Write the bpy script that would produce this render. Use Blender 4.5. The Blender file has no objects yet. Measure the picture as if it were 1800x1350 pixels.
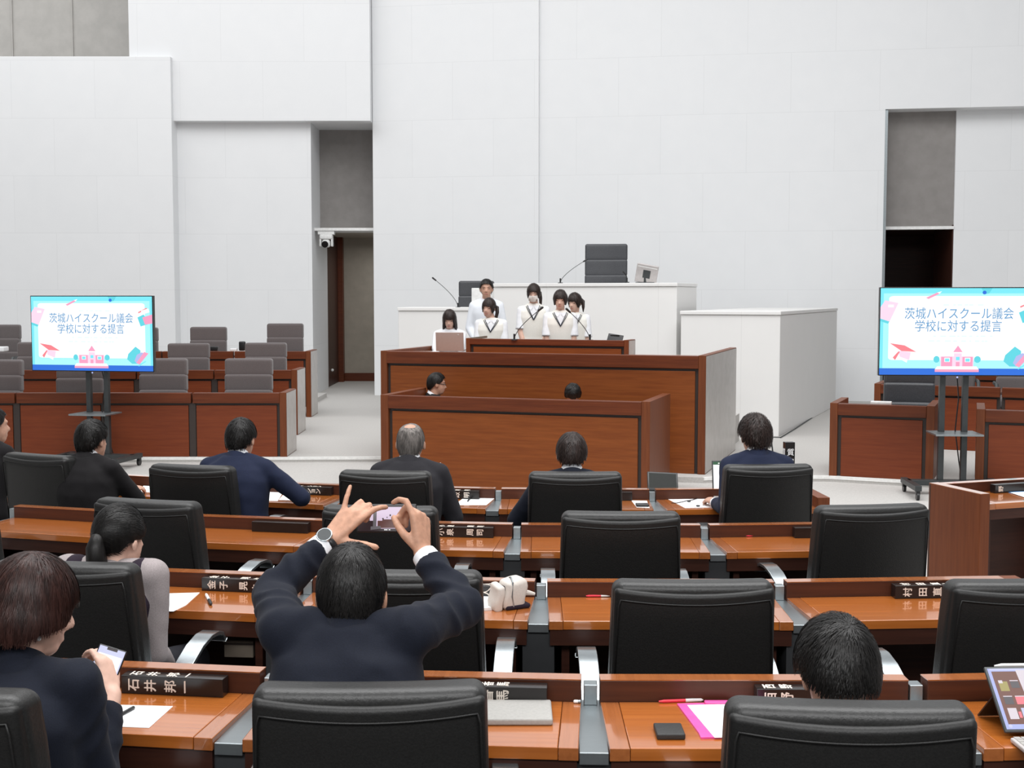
import bpy, bmesh, math, random
from mathutils import Vector, Matrix, noise
from mathutils.bvhtree import BVHTree
random.seed(7)
PI = math.pi
scene = bpy.context.scene
COL = scene.collection
# ---------------------------------------------------------------- camera
FPX = 2200.0                       # focal length for an 1800 px wide frame
CAMZ = 1.896
PITCH = math.atan2(155, FPX)
cam_d = bpy.data.cameras.new('camera')
cam_d.sensor_width = 36.0
cam_d.lens = FPX / 1800 * 36.0
cam_d.clip_end = 200
cam = bpy.data.objects.new('camera', cam_d)
COL.objects.link(cam)
cam.location = (0, 0, CAMZ)
cam.rotation_euler = (PI / 2 - PITCH, 0, 0)
scene.camera = cam
# ---------------------------------------------------------------- colour management
scene.view_settings.view_transform = 'Standard'
scene.view_settings.look = 'None'
scene.view_settings.gamma = 1.0
scene.view_settings.use_curve_mapping = False
scene.view_settings.exposure = 0.06
# ---------------------------------------------------------------- ambient light of the hall
world = bpy.data.worlds.new('hall_ambient')
world.use_nodes = True
world.node_tree.nodes['Background'].inputs[0].default_value = (0.97, 0.98, 1.0, 1)
world.node_tree.nodes['Background'].inputs[1].default_value = 0.32
scene.world = world
def area(name, loc, size, energy, target=None, color=(1, 1, 1)):
    d = bpy.data.lights.new(name, 'AREA')
    d.shape = 'RECTANGLE'
    d.size, d.size_y = size
    d.energy = energy
    d.color = color
    o = bpy.data.objects.new(name, d)
    COL.objects.link(o)
    o.location = loc
    if target:
        v = Vector(target) - Vector(loc)
        o.rotation_euler = v.to_track_quat('-Z', 'Y').to_euler()
    return o
# luminous ceiling fields over the stage, over the well and over the seats
area('ceiling_light_stage', (-3.6, 14.5, 11.0), (28, 5), 1190, (-1.5, 20.0, 2.0))
area('ceiling_light_well', (0, 10, 10.0), (16, 5), 500, (0.5, 12.5, 0))
area('ceiling_light_seats', (0.5, 4.5, 9.0), (12, 4), 980)
area('rear_fill_light', (0, -0.8, 4.0), (7, 1.2), 230, (0, 2.6, 0.9))  # added fill that brightens the nearest chair backs, not a known ceiling lamp
area('passage_fill_light', (-2.4, 25.2, 2.95), (.6, .6), 14)  # added fill that brightens the passage wall, no lamp is known there
scene.cycles.use_denoising = True
scene.cycles.max_bounces = 6
# ---------------------------------------------------------------- helpers
def cam_ray(x, y):
    a = (x - 900) / FPX
    b = (675 - y) / FPX
    c, s = math.cos(PITCH), math.sin(PITCH)
    return Vector((a, c + b * s, -s + b * c))
def at(x, y, Y):
    r = cam_ray(x, y)
    return r * (Y / r.y) + Vector((0, 0, CAMZ))
def atz(x, y, z):
    r = cam_ray(x, y)
    return r * ((z - CAMZ) / r.z) + Vector((0, 0, CAMZ))
class MB:
    """collects shapes of one mesh"""
    def __init__(self):
        self.v = []; self.f = []; self.m = []; self.mi = 0
    def add(self, vs, fs, M=None):
        o = len(self.v)
        if M is not None:
            vs = [M @ Vector(p) for p in vs]
        self.v += [tuple(p) for p in vs]
        self.f += [tuple(i + o for i in f) for f in fs]
        self.m += [self.mi] * len(fs)
        return self
    def box(self, x0, x1, y0, y1, z0, z1, M=None):
        vs = [(x, y, z) for z in (z0, z1) for y in (y0, y1) for x in (x0, x1)]
        fs = [(0, 2, 3, 1), (4, 5, 7, 6), (0, 1, 5, 4), (2, 6, 7, 3), (0, 4, 6, 2), (1, 3, 7, 5)]
        return self.add(vs, fs, M)
    def prism(self, poly, z0, z1, M=None):
        n = len(poly)
        ar = sum(poly[i][0] * poly[(i + 1) % n][1] - poly[(i + 1) % n][0] * poly[i][1] for i in range(n))
        if ar < 0: poly = poly[::-1]
        vs = [(p[0], p[1], z0) for p in poly] + [(p[0], p[1], z1) for p in poly]
        fs = [tuple(range(n - 1, -1, -1)), tuple(range(n, 2 * n))]
        fs += [(i, (i + 1) % n, n + (i + 1) % n, n + i) for i in range(n)]
        return self.add(vs, fs, M)
    def plate(self, poly3, th, nrm):
        """flat polygon with a thickness"""
        n = len(poly3)
        nrm = Vector(nrm).normalized() * th
        a = [Vector(p) for p in poly3]
        vs = a + [p - nrm for p in a]
        fs = [tuple(range(n)), tuple(range(2 * n - 1, n - 1, -1))]
        fs += [(i, n + i, n + (i + 1) % n, (i + 1) % n) for i in range(n)]
        return self.add(vs, fs)
    def rbox(self, c, s, r, deform=None, flat=1, k=3, M=None):
        """box with rounded edges; deform is applied to every vertex"""
        h = [s[i] / 2 for i in range(3)]
        r = min(r, min(h) * 0.999)
        g = [-1 + 0.5 * i / k for i in range(k)] + [-0.5 + i / flat for i in range(flat + 1)] + [0.5 + 0.5 * (i + 1) / k for i in range(k)]
        n = len(g)
        idx = {}; vs = []; fs = []
        def vert(i, j, l):
            key = (i, j, l)
            if key in idx: return idx[key]
            sv = (g[i], g[j], g[l])
            inner = Vector([max(-1, min(1, q * 2)) * (h[a] - r) for a, q in enumerate(sv)])
            d = Vector([(1 if q > 0 else -1) * max(0, (abs(q) - 0.5) * 2) for q in sv])
            if max(abs(q) for q in d) > 0:
                d = Vector([math.tan(q * PI / 4) for q in d]).normalized()
            p = inner + d * r
            if deform: p = Vector(deform(p))
            vs.append(p + Vector(c))
            idx[key] = len(vs) - 1
            return idx[key]
        for i in range(n - 1):
            for j in range(n - 1):
                fs.append((vert(i, j, 0), vert(i, j + 1, 0), vert(i + 1, j + 1, 0), vert(i + 1, j, 0)))
                fs.append((vert(i, j, n - 1), vert(i + 1, j, n - 1), vert(i + 1, j + 1, n - 1), vert(i, j + 1, n - 1)))
                fs.append((vert(i, 0, j), vert(i + 1, 0, j), vert(i + 1, 0, j + 1), vert(i, 0, j + 1)))
                fs.append((vert(i, n - 1, j), vert(i, n - 1, j + 1), vert(i + 1, n - 1, j + 1), vert(i + 1, n - 1, j)))
                fs.append((vert(0, i, j), vert(0, i, j + 1), vert(0, i + 1, j + 1), vert(0, i + 1, j)))
                fs.append((vert(n - 1, i, j), vert(n - 1, i + 1, j), vert(n - 1, i + 1, j + 1), vert(n - 1, i, j + 1)))
        return self.add(vs, fs, M)
    def tube(self, pts, rad, seg=10, caps=True, flat=None, up=None):
        """tube along pts; rad a number or list; flat squashes it along the second axis"""
        pts = [Vector(p) for p in pts]
        n = len(pts)
        if not hasattr(rad, '__len__'): rad = [rad] * n
        vs = []; fs = []
        t0 = (pts[1] - pts[0]).normalized()
        ref = Vector(up) if up else (Vector((0, 0, 1)) if abs(t0.z) < 0.9 else Vector((1, 0, 0)))
        nx = t0.cross(ref).normalized()
        for i, p in enumerate(pts):
            t = (pts[min(i + 1, n - 1)] - pts[max(i - 1, 0)]).normalized()
            nx = (nx - t * nx.dot(t)).normalized()
            ny = t.cross(nx)
            for k in range(seg):
                a = 2 * PI * k / seg
                vs.append(p + (nx * math.cos(a) + ny * math.sin(a) * (flat or 1)) * rad[i])
        for i in range(n - 1):
            for k in range(seg):
                k2 = (k + 1) % seg
                fs.append((i * seg + k, i * seg + k2, (i + 1) * seg + k2, (i + 1) * seg + k))
        if caps:
            fs.append(tuple(range(seg - 1, -1, -1)))
            fs.append(tuple(range((n - 1) * seg, n * seg)))
        return self.add(vs, fs)
    def cyl(self, p0, p1, r, seg=16, r1=None):
        return self.tube([p0, p1], [r, r if r1 is None else r1], seg)
    def ell(self, c, r, nu=16, nv=10, M=None):
        vs = [(0, 0, r[2])]
        for j in range(1, nv):
            t = PI * j / nv
            for i in range(nu):
                a = 2 * PI * i / nu
                vs.append((r[0] * math.sin(t) * math.cos(a), r[1] * math.sin(t) * math.sin(a), r[2] * math.cos(t)))
        vs.append((0, 0, -r[2]))
        fs = []
        for i in range(nu):
            fs.append((0, 1 + i, 1 + (i + 1) % nu))
            b = 1 + (nv - 2) * nu
            fs.append((len(vs) - 1, b + (i + 1) % nu, b + i))
        for j in range(nv - 2):
            for i in range(nu):
                a = 1 + j * nu
                fs.append((a + i, a + nu + i, a + nu + (i + 1) % nu, a + (i + 1) % nu))
        T = Matrix.Translation(Vector(c))
        return self.add(vs, fs, T @ M if M is not None else T)
    def cap(self, p0, p1, r0, r1=None, seg=14):
        """capsule with two radii"""
        r1 = r0 if r1 is None else r1
        p0 = Vector(p0); p1 = Vector(p1)
        d = p1 - p0
        L = d.length
        t = d / L if L > 1e-6 else Vector((0, 0, 1))
        pts = []; rad = []
        for k in range(5, 0, -1):
            a = k / 5 * PI / 2 * 0.97
            pts.append(p0 - t * r0 * math.sin(a)); rad.append(r0 * math.cos(a))
        pts.append(p0); rad.append(r0)
        pts.append(p1); rad.append(r1)
        for k in range(1, 6):
            a = k / 5 * PI / 2 * 0.97
            pts.append(p1 + t * r1 * math.sin(a)); rad.append(r1 * math.cos(a))
        return self.tube(pts, rad, seg)
    def loft(self, rings, caps=True):
        n = len(rings[0]); vs = []; fs = []
        for r in rings: vs += list(r)
        for i in range(len(rings) - 1):
            for k in range(n):
                k2 = (k + 1) % n
                fs.append((i * n + k, i * n + k2, (i + 1) * n + k2, (i + 1) * n + k))
        if caps:
            fs.append(tuple(range(n - 1, -1, -1)))
            fs.append(tuple(range((len(rings) - 1) * n, len(rings) * n)))
        return self.add(vs, fs)
    def mesh(self, name):
        me = bpy.data.meshes.new(name)
        me.from_pydata(self.v, [], self.f)
        if any(self.m):
            me.polygons.foreach_set('material_index', self.m)
        me.update()
        return me
    def build(self, name, mat, parent=None, smooth=False, bevel=0, angle=40):
        me = self.mesh(name)
        mats = mat if isinstance(mat, (list, tuple)) else [mat]
        for m_ in mats: me.materials.append(m_)
        o = bpy.data.objects.new(name, me)
        COL.objects.link(o)
        if parent is not None: o.parent = parent
        if smooth:
            me.shade_smooth()
            if smooth != 'all':
                try: me.set_sharp_from_angle(angle=math.radians(angle))
                except Exception: pass
        if bevel:
            b = o.modifiers.new('bevel', 'BEVEL')
            b.width = bevel; b.segments = 2; b.limit_method = 'ANGLE'; b.angle_limit = math.radians(35)
            b.harden_normals = False
        return o
def tag(o, label=None, cat=None, group=None, kind=None):
    if label: o['label'] = label
    if cat: o['category'] = cat
    if group: o['group'] = group
    if kind: o['kind'] = kind
    return o
def thing(name, label, cat, loc=(0, 0, 0), rz=0, group=None):
    o = bpy.data.objects.new(name, None)
    o.empty_display_size = 0.1
    COL.objects.link(o)
    o.location = loc
    o.rotation_euler = (0, 0, rz)
    return tag(o, label, cat, group)
def kids(o):
    return [c for c in COL.objects if c.parent == o]
def copy_tree(o, parent=None):
    c = o.copy()
    COL.objects.link(c)
    c.parent = parent
    for ch in kids(o): copy_tree(ch, c)
    return c
def struct(name, mb, mat, **k):
    return tag(mb.build(name, mat, **k), kind='structure')
# ---------------------------------------------------------------- materials
def new_mat(name):
    m = bpy.data.materials.new(name)
    m.use_nodes = True
    nt = m.node_tree
    return m, nt, nt.nodes['Principled BSDF']
def noise_ramp(nt, b, scale, c0, c1, vec_scale=(1, 1, 1), detail=6, rough=0.55, p0=0.35, p1=0.65, coord='Object'):
    tc = nt.nodes.new('ShaderNodeTexCoord')
    mp = nt.nodes.new('ShaderNodeMapping')
    mp.inputs['Scale'].default_value = vec_scale
    nz = nt.nodes.new('ShaderNodeTexNoise')
    nz.inputs['Scale'].default_value = scale
    nz.inputs['Detail'].default_value = detail
    nz.inputs['Roughness'].default_value = rough
    rp = nt.nodes.new('ShaderNodeValToRGB')
    rp.color_ramp.elements[0].position = p0
    rp.color_ramp.elements[1].position = p1
    rp.color_ramp.elements[0].color = (*c0, 1)
    rp.color_ramp.elements[1].color = (*c1, 1)
    nt.links.new(tc.outputs[coord], mp.inputs[0])
    nt.links.new(mp.outputs[0], nz.inputs['Vector'])
    nt.links.new(nz.outputs['Fac'], rp.inputs[0])
    nt.links.new(rp.outputs[0], b.inputs['Base Color'])
    return mp, nz, rp
def bump(nt, b, src, strength=0.1, dist=0.01):
    bp = nt.nodes.new('ShaderNodeBump')
    bp.inputs['Strength'].default_value = strength
    bp.inputs['Distance'].default_value = dist
    nt.links.new(src, bp.inputs['Height'])
    nt.links.new(bp.outputs[0], b.inputs['Normal'])
def plain(name, col, rough=0.5, metal=0.0, spec=0.5, var=0.06, scale=30, bstr=0.0, sheen=0.0, vs=(1, 1, 1), coat=0.0):
    m, nt, b = new_mat(name)
    c0 = tuple(c * (1 - var) for c in col); c1 = tuple(min(1, c * (1 + var)) for c in col)
    mp, nz, rp = noise_ramp(nt, b, scale, c0, c1, vs)
    b.inputs['Roughness'].default_value = rough
    b.inputs['Metallic'].default_value = metal
    b.inputs['Specular IOR Level'].default_value = spec
    if sheen:
        b.inputs['Sheen Weight'].default_value = sheen
    if coat: b.inputs['Coat Weight'].default_value = coat
    if bstr: bump(nt, b, nz.outputs['Fac'], bstr)
    return m
def wood(name, c0, c1, rough=0.3, grain=(1.2, 22, 22), scale=2.2, coat=0.0, spec=0.3):
    m, nt, b = new_mat(name)
    mp, nz, rp = noise_ramp(nt, b, scale, c0, c1, grain, 8, 0.6, 0.3, 0.7)
    b.inputs['Roughness'].default_value = rough
    b.inputs['Specular IOR Level'].default_value = spec
    b.inputs['Coat Weight'].default_value = coat
    b.inputs['Coat Roughness'].default_value = 0.06
    bump(nt, b, nz.outputs['Fac'], 0.03, 0.003)
    return m
def emit(name, col, strength=1.0):
    m, nt, b = new_mat(name)
    b.inputs['Base Color'].default_value = (0.01, 0.01, 0.01, 1)
    b.inputs['Roughness'].default_value = 0.3
    b.inputs['Emission Color'].default_value = (*col, 1)
    b.inputs['Emission Strength'].default_value = strength
    return m
def stone(name, w, h, base=(0.80, 0.81, 0.82)):
    m, nt, b = new_mat(name)
    tc = nt.nodes.new('ShaderNodeTexCoord')
    sp = nt.nodes.new('ShaderNodeSeparateXYZ')
    cb = nt.nodes.new('ShaderNodeCombineXYZ')
    br = nt.nodes.new('ShaderNodeTexBrick')
    br.offset = 0.5
    br.inputs['Scale'].default_value = 1.0
    br.inputs['Mortar Size'].default_value = 0.004
    br.inputs['Mortar Smooth'].default_value = 0.3
    br.inputs['Brick Width'].default_value = w
    br.inputs['Row Height'].default_value = h
    br.inputs['Color1'].default_value = (*base, 1)
    br.inputs['Color2'].default_value = (*[c * 0.985 for c in base], 1)
    br.inputs['Mortar'].default_value = (*[c * 0.90 for c in base], 1)
    nz = nt.nodes.new('ShaderNodeTexNoise')
    nz.inputs['Scale'].default_value = 3.0
    nz.inputs['Detail'].default_value = 8
    mx = nt.nodes.new('ShaderNodeMix'); mx.data_type = 'RGBA'; mx.blend_type = 'MULTIPLY'
    rp = nt.nodes.new('ShaderNodeValToRGB')
    rp.color_ramp.elements[0].color = (0.95, 0.955, 0.96, 1)
    rp.color_ramp.elements[1].color = (1, 1, 1, 1)
    L = nt.links.new
    L(tc.outputs['Object'], sp.inputs[0])
    L(sp.outputs['X'], cb.inputs['X']); L(sp.outputs['Z'], cb.inputs['Y'])
    L(cb.outputs[0], br.inputs['Vector'])
    L(tc.outputs['Object'], nz.inputs['Vector'])
    L(nz.outputs['Fac'], rp.inputs[0])
    mx.inputs['Factor'].default_value = 1.0
    L(br.outputs['Color'], mx.inputs['A']); L(rp.outputs[0], mx.inputs['B'])
    L(mx.outputs['Result'], b.inputs['Base Color'])
    b.inputs['Roughness'].default_value = 0.55
    return m
M = {}
M['stone'] = stone('white_stone_panels', 1.46, 1.0)
M['rostrum'] = stone('white_rostrum_stone', 1.6, 4.0, (0.80, 0.79, 0.775))
M['grey_panel'] = plain('dark_grey_panel', (0.25, 0.235, 0.225), 0.8, scale=6)
M['grey_slat'] = plain('grey_gallery_wall', (0.46, 0.445, 0.42), 0.7, scale=4)
M['beige'] = plain('beige_plaster', (0.42, 0.38, 0.32), 0.8, scale=5)
M['carpet'] = plain('pale_carpet', (0.50, 0.485, 0.465), 0.95, spec=0.1, scale=60, bstr=0.1)
M['carpet_shade'] = plain('carpet_painted_shade', (0.03, 0.028, 0.028), 0.95, spec=0.1, scale=60, bstr=0.1)  # carpet colour darkened to carry the black shade under the desks
M['nosing'] = plain('white_step_nosing', (0.85, 0.85, 0.83), 0.5)
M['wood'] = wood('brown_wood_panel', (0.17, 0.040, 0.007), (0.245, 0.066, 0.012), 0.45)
M['wood_v'] = wood('brown_wood_upright', (0.125, 0.032, 0.010), (0.18, 0.050, 0.015), 0.45, (22, 22, 1.2))
M['wood_rail'] = wood('red_brown_wood_rail', (0.095, 0.021, 0.007), (0.15, 0.036, 0.011), 0.4)
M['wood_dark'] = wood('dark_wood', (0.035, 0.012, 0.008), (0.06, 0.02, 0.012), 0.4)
M['wood_red'] = wood('red_wood_panel', (0.145, 0.028, 0.008), (0.20, 0.043, 0.012), 0.48)
M['top'] = wood('polished_desk_top', (0.36, 0.098, 0.015), (0.48, 0.145, 0.026), 0.24, (1.0, 30, 30), 2.0, 1.0, .5)
M['top_edge'] = wood('polished_desk_border', (0.31, 0.092, 0.022), (0.41, 0.13, 0.034), 0.24, (30, 1.0, 30), 2.0, 1.0, .5)
M['ledge'] = wood('dark_ledge_wood', (0.055, 0.017, 0.009), (0.085, 0.026, 0.012), 0.4)
M['groove'] = plain('dark_joint', (0.035, 0.024, 0.02), 0.5)
M['leather'] = plain('black_leather', (0.016, 0.016, 0.0155), 0.42, spec=0.55, scale=160, bstr=0.12, var=0.2)
M['leather_shell'] = plain('black_leather_shell', (0.009, 0.0088, 0.0085), 0.5, spec=0.45, scale=200, bstr=0.1, var=0.2)
M['leather_grey'] = plain('charcoal_leather_pad', (0.048, 0.050, 0.056), 0.4, spec=0.5, scale=90, bstr=0.08, var=0.15)
M['fabric'] = plain('mauve_grey_fabric', (0.135, 0.118, 0.118), 0.95, spec=0.15, scale=220, bstr=0.2, var=0.15, sheen=0.3)
M['metal'] = plain('brushed_metal', (0.33, 0.365, 0.38), 0.34, metal=0.85, scale=40, vs=(1, 40, 1))
M['alu'] = plain('polished_aluminium', (0.45, 0.49, 0.51), 0.24, metal=0.9, scale=20)
M['metal_dark'] = plain('dark_grey_metal', (0.055, 0.06, 0.062), 0.4, metal=0.4)
M['pedestal'] = plain('charcoal_pedestal', (0.035, 0.037, 0.04), 0.55)
M['black'] = plain('black_plastic', (0.012, 0.012, 0.013), 0.35)
M['black_gloss'] = plain('black_gloss', (0.006, 0.006, 0.007), 0.12)
M['white_plastic'] = plain('white_plastic', (0.78, 0.78, 0.77), 0.4)
M['silver'] = plain('silver_plastic', (0.5, 0.47, 0.46), 0.4, metal=0.2)
M['paper'] = plain('white_paper', (0.86, 0.87, 0.88), 0.7, var=0.02)
M['plate'] = plain('black_nameplate', (0.012, 0.010, 0.010), 0.22, var=0.1)
M['letter'] = plain('pale_lettering', (0.78, 0.70, 0.62), 0.6, var=0.03)
# ================================================================ SETTING
def px_x(px, Y, py=400): return at(px, py, Y).x
YL = 22.2
xA = px_x(305, YL); xG = px_x(233, YL + .1); xB = px_x(655, 22.55); xP = px_x(548, 22.55)
zA = at(100, 99, YL).z; zLint = at(480, 212, 22.3).z
struct('wall_left', MB().box(-17, xA, YL, YL + 1.5, 0, zA), M['stone'], bevel=.01)
struct('wall_left_lintel', MB().box(xG, xB, YL + .12, YL + 1.6, zLint, 11), M['stone'])
struct('wall_left_recess', MB().box(xA - .3, xP, 22.55, 24.4, 0, zLint + .1), M['stone'])
g = MB().box(-17, xG + .3, 24.6, 24.8, zA - .5, 11)
for px in (20, 126): 
    x = px_x(px, 24.55, 50); g.box(x - .012, x + .012, 24.57, 24.62, zA - .5, 11)
struct('wall_gallery', g, M['grey_slat'])
# centre wall, in its own frame running from the left passage to the right passage
P0 = at(656, 400, 22.6); P1 = at(1553, 400, 21.2)
cdir = Vector((P1.x - P0.x, P1.y - P0.y, 0)); CL = cdir.length; cdir.normalize()
crot = math.atan2(cdir.y, cdir.x); cnor = Vector((-cdir.y, cdir.x, 0))
def wall_hit(px, py, depth=0.0):
    """(x along the centre wall, z) where the sight line through a pixel meets it"""
    r = cam_ray(px, py); o = Vector((0, 0, CAMZ)); p = Vector((P0.x, P0.y, 0)) + cnor * depth
    t = (p - o).dot(cnor) / r.dot(cnor); q = o + r * t
    return (q - p).dot(cdir), q.z
def cstruct(name, mb, mat, **k):
    o = struct(name, mb, mat, **k); o.location = (P0.x, P0.y, 0); o.rotation_euler = (0, 0, crot); return o
xs = wall_hit(947, 300)[0]
cstruct('wall_back_left', MB().box(0, xs, 0, 1.7, 0, 11), M['stone'], bevel=.008)
cstruct('wall_back', MB().box(xs, CL, .06, 1.8, 0, 11), M['stone'])
xr, zr = wall_hit(1680, 190)
zr = wall_hit(1600, 190)[1]
cstruct('wall_right_lintel', MB().box(CL, CL + 9, .06, 1.8, zr, 11), M['stone'])
xr = wall_hit(1679, 300, .4)[0]
cstruct('wall_right', MB().box(xr, CL + 9, .4, 2.2, 0, zr + .1), M['stone'])
cstruct('wall_right_recess', MB().box(CL - .2, xr + .2, .46, .56, 3.05, zr + .1), M['grey_panel'])
zl = wall_hit(1615, 400, .4)[1]
cstruct('trim_right_ledge', MB().box(CL + .02, xr + .0, .38, .6, zl - .03, zl + .02), M['white_plastic'])
cstruct('trim_right_jamb', MB().box(CL - .002, CL + .05, .1, .16, 0, zr), M['metal'])
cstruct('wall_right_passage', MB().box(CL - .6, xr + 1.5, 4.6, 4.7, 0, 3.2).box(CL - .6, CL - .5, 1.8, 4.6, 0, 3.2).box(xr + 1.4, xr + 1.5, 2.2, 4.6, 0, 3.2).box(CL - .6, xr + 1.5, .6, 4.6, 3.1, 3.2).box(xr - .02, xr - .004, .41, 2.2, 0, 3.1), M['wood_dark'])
# left passage
zl = at(605, 403, 22.95).z
struct('wall_left_passage_upper', MB().box(xP - .2, xB + .3, 23.55, 23.65, zl, zLint + .1), M['grey_panel'])
struct('trim_left_ledge', MB().box(xP, xB + .1, 22.85, 23.6, zl - .03, zl + .02), M['white_plastic'])
struct('wall_left_passage', MB().box(-3.75, -.9, 26.4, 26.5, 0, zl).box(-3.75, -.9, 23.65, 26.4, zl, zl + .1).box(-1.2, -1.1, 24.3, 26.4, 0, zl), M['beige'])
struct('baseboard_left_passage', MB().box(-3.7, -.95, 26.36, 26.42, .1, .27), M['wood_rail'])
d = struct('door_1', MB().box(-3.75, -3.62, 23.4, 26.1, .1, zl), M['wood_dark'])
tag(MB().box(-3.76, -3.52, 26.1, 26.3, .1, zl).build('door_frame', M['wood_rail'], d))
tag(MB().ell((-3.58, 24.9, .42), (.03, .03, .03), 10, 6).build('door_stop', M['white_plastic'], d))
# floors
struct('floor', MB().box(-18, 18, -4, 30, -.2, 0), M['carpet'])
RC0 = (.7, 16.2)
edge = [(-17, 13.78), (-2.45, 13.86), (-1.3, 13.9), (-1.3, 12.9), (1.9, 12.3), (2.3, 12.44), (3.17, 12.40), (4.1, 12.0), (9, 10.0)]
struct('floor_stage', MB().prism(edge + [(17, 10), (17, 29), (-17, 29)], 0.0, .1), M['carpet'])
WELL = .045
arc = [tuple((RC0[0] + 8.93 * math.sin(-.55 + .676 * i / 30), RC0[1] - 8.93 * math.cos(-.55 + .676 * i / 30))) for i in range(31)]
far = (RC0[0] + 19 * math.sin(.126), RC0[1] - 19 * math.cos(.126))
struct('floor_well', MB().prism(edge + [(17, 8)] + [(17, -3), far] + arc[::-1] + [(-17, 9)], 0.0, WELL), M['carpet'])
nb = MB()
for a_, b_ in zip(edge[:-1], edge[1:]):
    if a_[0] == -1.3 or b_[0] == 1.9: continue
    a_ = Vector((*a_, .102)); b_ = Vector((*b_, .102)); t = (b_ - a_).normalized(); n_ = Vector((-t.y, t.x, 0)) * .03
    nb.plate([a_ - n_ * .2, b_ - n_ * .2, b_ + n_, a_ + n_], .03, (0, 0, 1))
struct('trim_stage_edge', nb, M['nosing'])
# tiers under the members' seats
RC = Vector((.7, 16.2, 0))
ROWS = {1: dict(R=9.24, x0=-.113, w=.945, z=0.0), 2: dict(R=10.58, x0=0.0, w=.9375, z=.035),
        3: dict(R=11.89, x0=.092, w=.93, z=.06), 4: dict(R=13.26, x0=.198, w=.90, z=.11)}
def pol(R, a): return Vector((RC.x + R * math.sin(a), RC.y - R * math.cos(a), 0))
def sector(R0, R1, a0, a1, z0, z1, n=24):
    pts = [pol(R0, a0 + (a1 - a0) * i / n)[:2] for i in range(n + 1)] + [pol(R1, a1 - (a1 - a0) * i / n)[:2] for i in range(n + 1)]
    return MB().prism(pts, z0, z1)
a1 = (2.0 - .7) / 9.24
struct('floor_seat_row', sector(8.95, 10.2, -.5, .122, 0, .008), M['carpet_shade'])
struct('floor_seat_tier', sector(10.2, 11.5, -.45, .112, 0, .035), M['carpet_shade'])
struct('floor_seat_tier_middle', sector(11.5, 12.85, -.4, .126, 0, .06), M['carpet_shade'])
struct('floor_seat_tier_rear', sector(12.85, 17.5, -.35, .25, 0, .11), M['carpet_shade'])

# ================================================================ MEMBERS' DESKS
def member_desk(name, w, label, end=0):
    """one writing desk; y = 0 is the sitter's edge, +y looks at the stage"""
    t = thing(name, label, 'desk')
    h = w / 2 - .0375
    D = .345
    MB().box(-h + .05, h - .05, 0, D, .668, .700).build('writing_top', M['top'], t, bevel=.002)
    for s in (-1, 1):
        MB().box(min(s * h, s * (h - .049)), max(s * h, s * (h - .049)), 0, D, .667, .6995).build('top_border', M['top_edge'], t, bevel=.002)
    MB().box(-h, h, D + .003, D + .053, .60, .757).build('front_ledge', M['ledge'], t, bevel=.002)
    MB().box(-h, h, D + .002, D + .054, .7572, .760).build('ledge_top', M['top_edge'], t)
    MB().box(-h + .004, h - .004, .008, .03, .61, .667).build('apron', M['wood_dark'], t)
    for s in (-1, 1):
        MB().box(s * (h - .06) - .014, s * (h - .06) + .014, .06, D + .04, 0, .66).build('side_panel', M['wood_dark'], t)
    MB().box(-h + .022, h - .022, D + .02, D + .05, .02, .60).build('modesty_panel', M['wood_dark'], t)  # dark wood here paints in the shade below the desk
    if end:
        MB().box(end * (h + .006) - .02, end * (h + .006) + .05 * max(end, 0) , -.01, D + .055, 0, .7602).build('end_panel', M['wood_v'], t, bevel=.002)
    return t
def divider():
    t = thing('desk_divider', 'x', 'divider')
    MB().box(-.036, .036, .0, .40, .655, .686).build('metal_strip', M['metal'], t, bevel=.002)
    MB().box(-.018, .018, .352, .395, .686, .742).build('upright', M['metal'], t, bevel=.002)
    MB().box(-.056, .056, .015, .36, .0, .654).build('pedestal', M['pedestal'], t)
    return t
ROWN = {1: 'front', 2: 'second', 3: 'third', 4: 'nearest'}
def row_angle(n, x): r = ROWS[n]; return (x - RC.x) / r['R']
div0 = divider()
first_div = True
DESKS = {}
# boundaries k: x0 + k*w ; a desk k spans boundary k .. k+1
plan = {1: (-3, 1), 2: (-3, 1), 3: (-2, 1), 4: (-2, 1)}
desk_seen = {
 (1, -3): 'brown member desk at far left of the front row behind the cropped dark chair',
 (1, -2): 'brown member desk in the front row under the dark suited man with ear visible',
 (1, -1): 'brown front row desk carrying the katakana nameplate before the navy suited man',
 (1, 0): 'brown front row desk before the brown haired man, phone lying on white slip',
 (1, 1): 'brown front row desk at right end carrying an open laptop and standing sign',
 (2, -3): 'brown second row desk cropped by left picture edge',
 (2, -2): 'brown second row desk at left with a small bright pen, left of ponytail woman',
 (2, -1): 'brown second row desk with closed nameplate left of the phone photographer',
 (2, 0): 'brown second row desk in front of the empty central second row chair',
 (2, 1): 'brown second row desk at right end of its row with a red pen',
 (3, -2): 'brown third row desk hidden behind the bob haired woman',
 (3, -1): 'brown third row desk with white sheet and small eraser pen by ponytail woman',
 (3, 0): 'brown third row desk with red pen behind the big central empty chair',
 (3, 1): 'brown third row desk at right carrying a two character nameplate',
 (4, -2): 'brown nearest row desk with paper and pen before the bob haired woman',
 (4, -1): 'brown nearest row desk holding the closed grey laptop case',
 (4, 0): 'brown nearest row desk with pink folder and black wallet',
 (4, 1): 'brown nearest row desk at right edge carrying the propped tablet'}
desk_seen[(3, -1)] = 'brown third row desk with white sheet and tiny pen stub by ponytail woman'
desk_seen[(1, -1)] = 'brown front row desk with katakana nameplate, right hand of the navy suited man'
desk_seen[(2, -1)] = 'brown second row desk with unlettered black plate left of the phone photographer'
div_lab = {}
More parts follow.
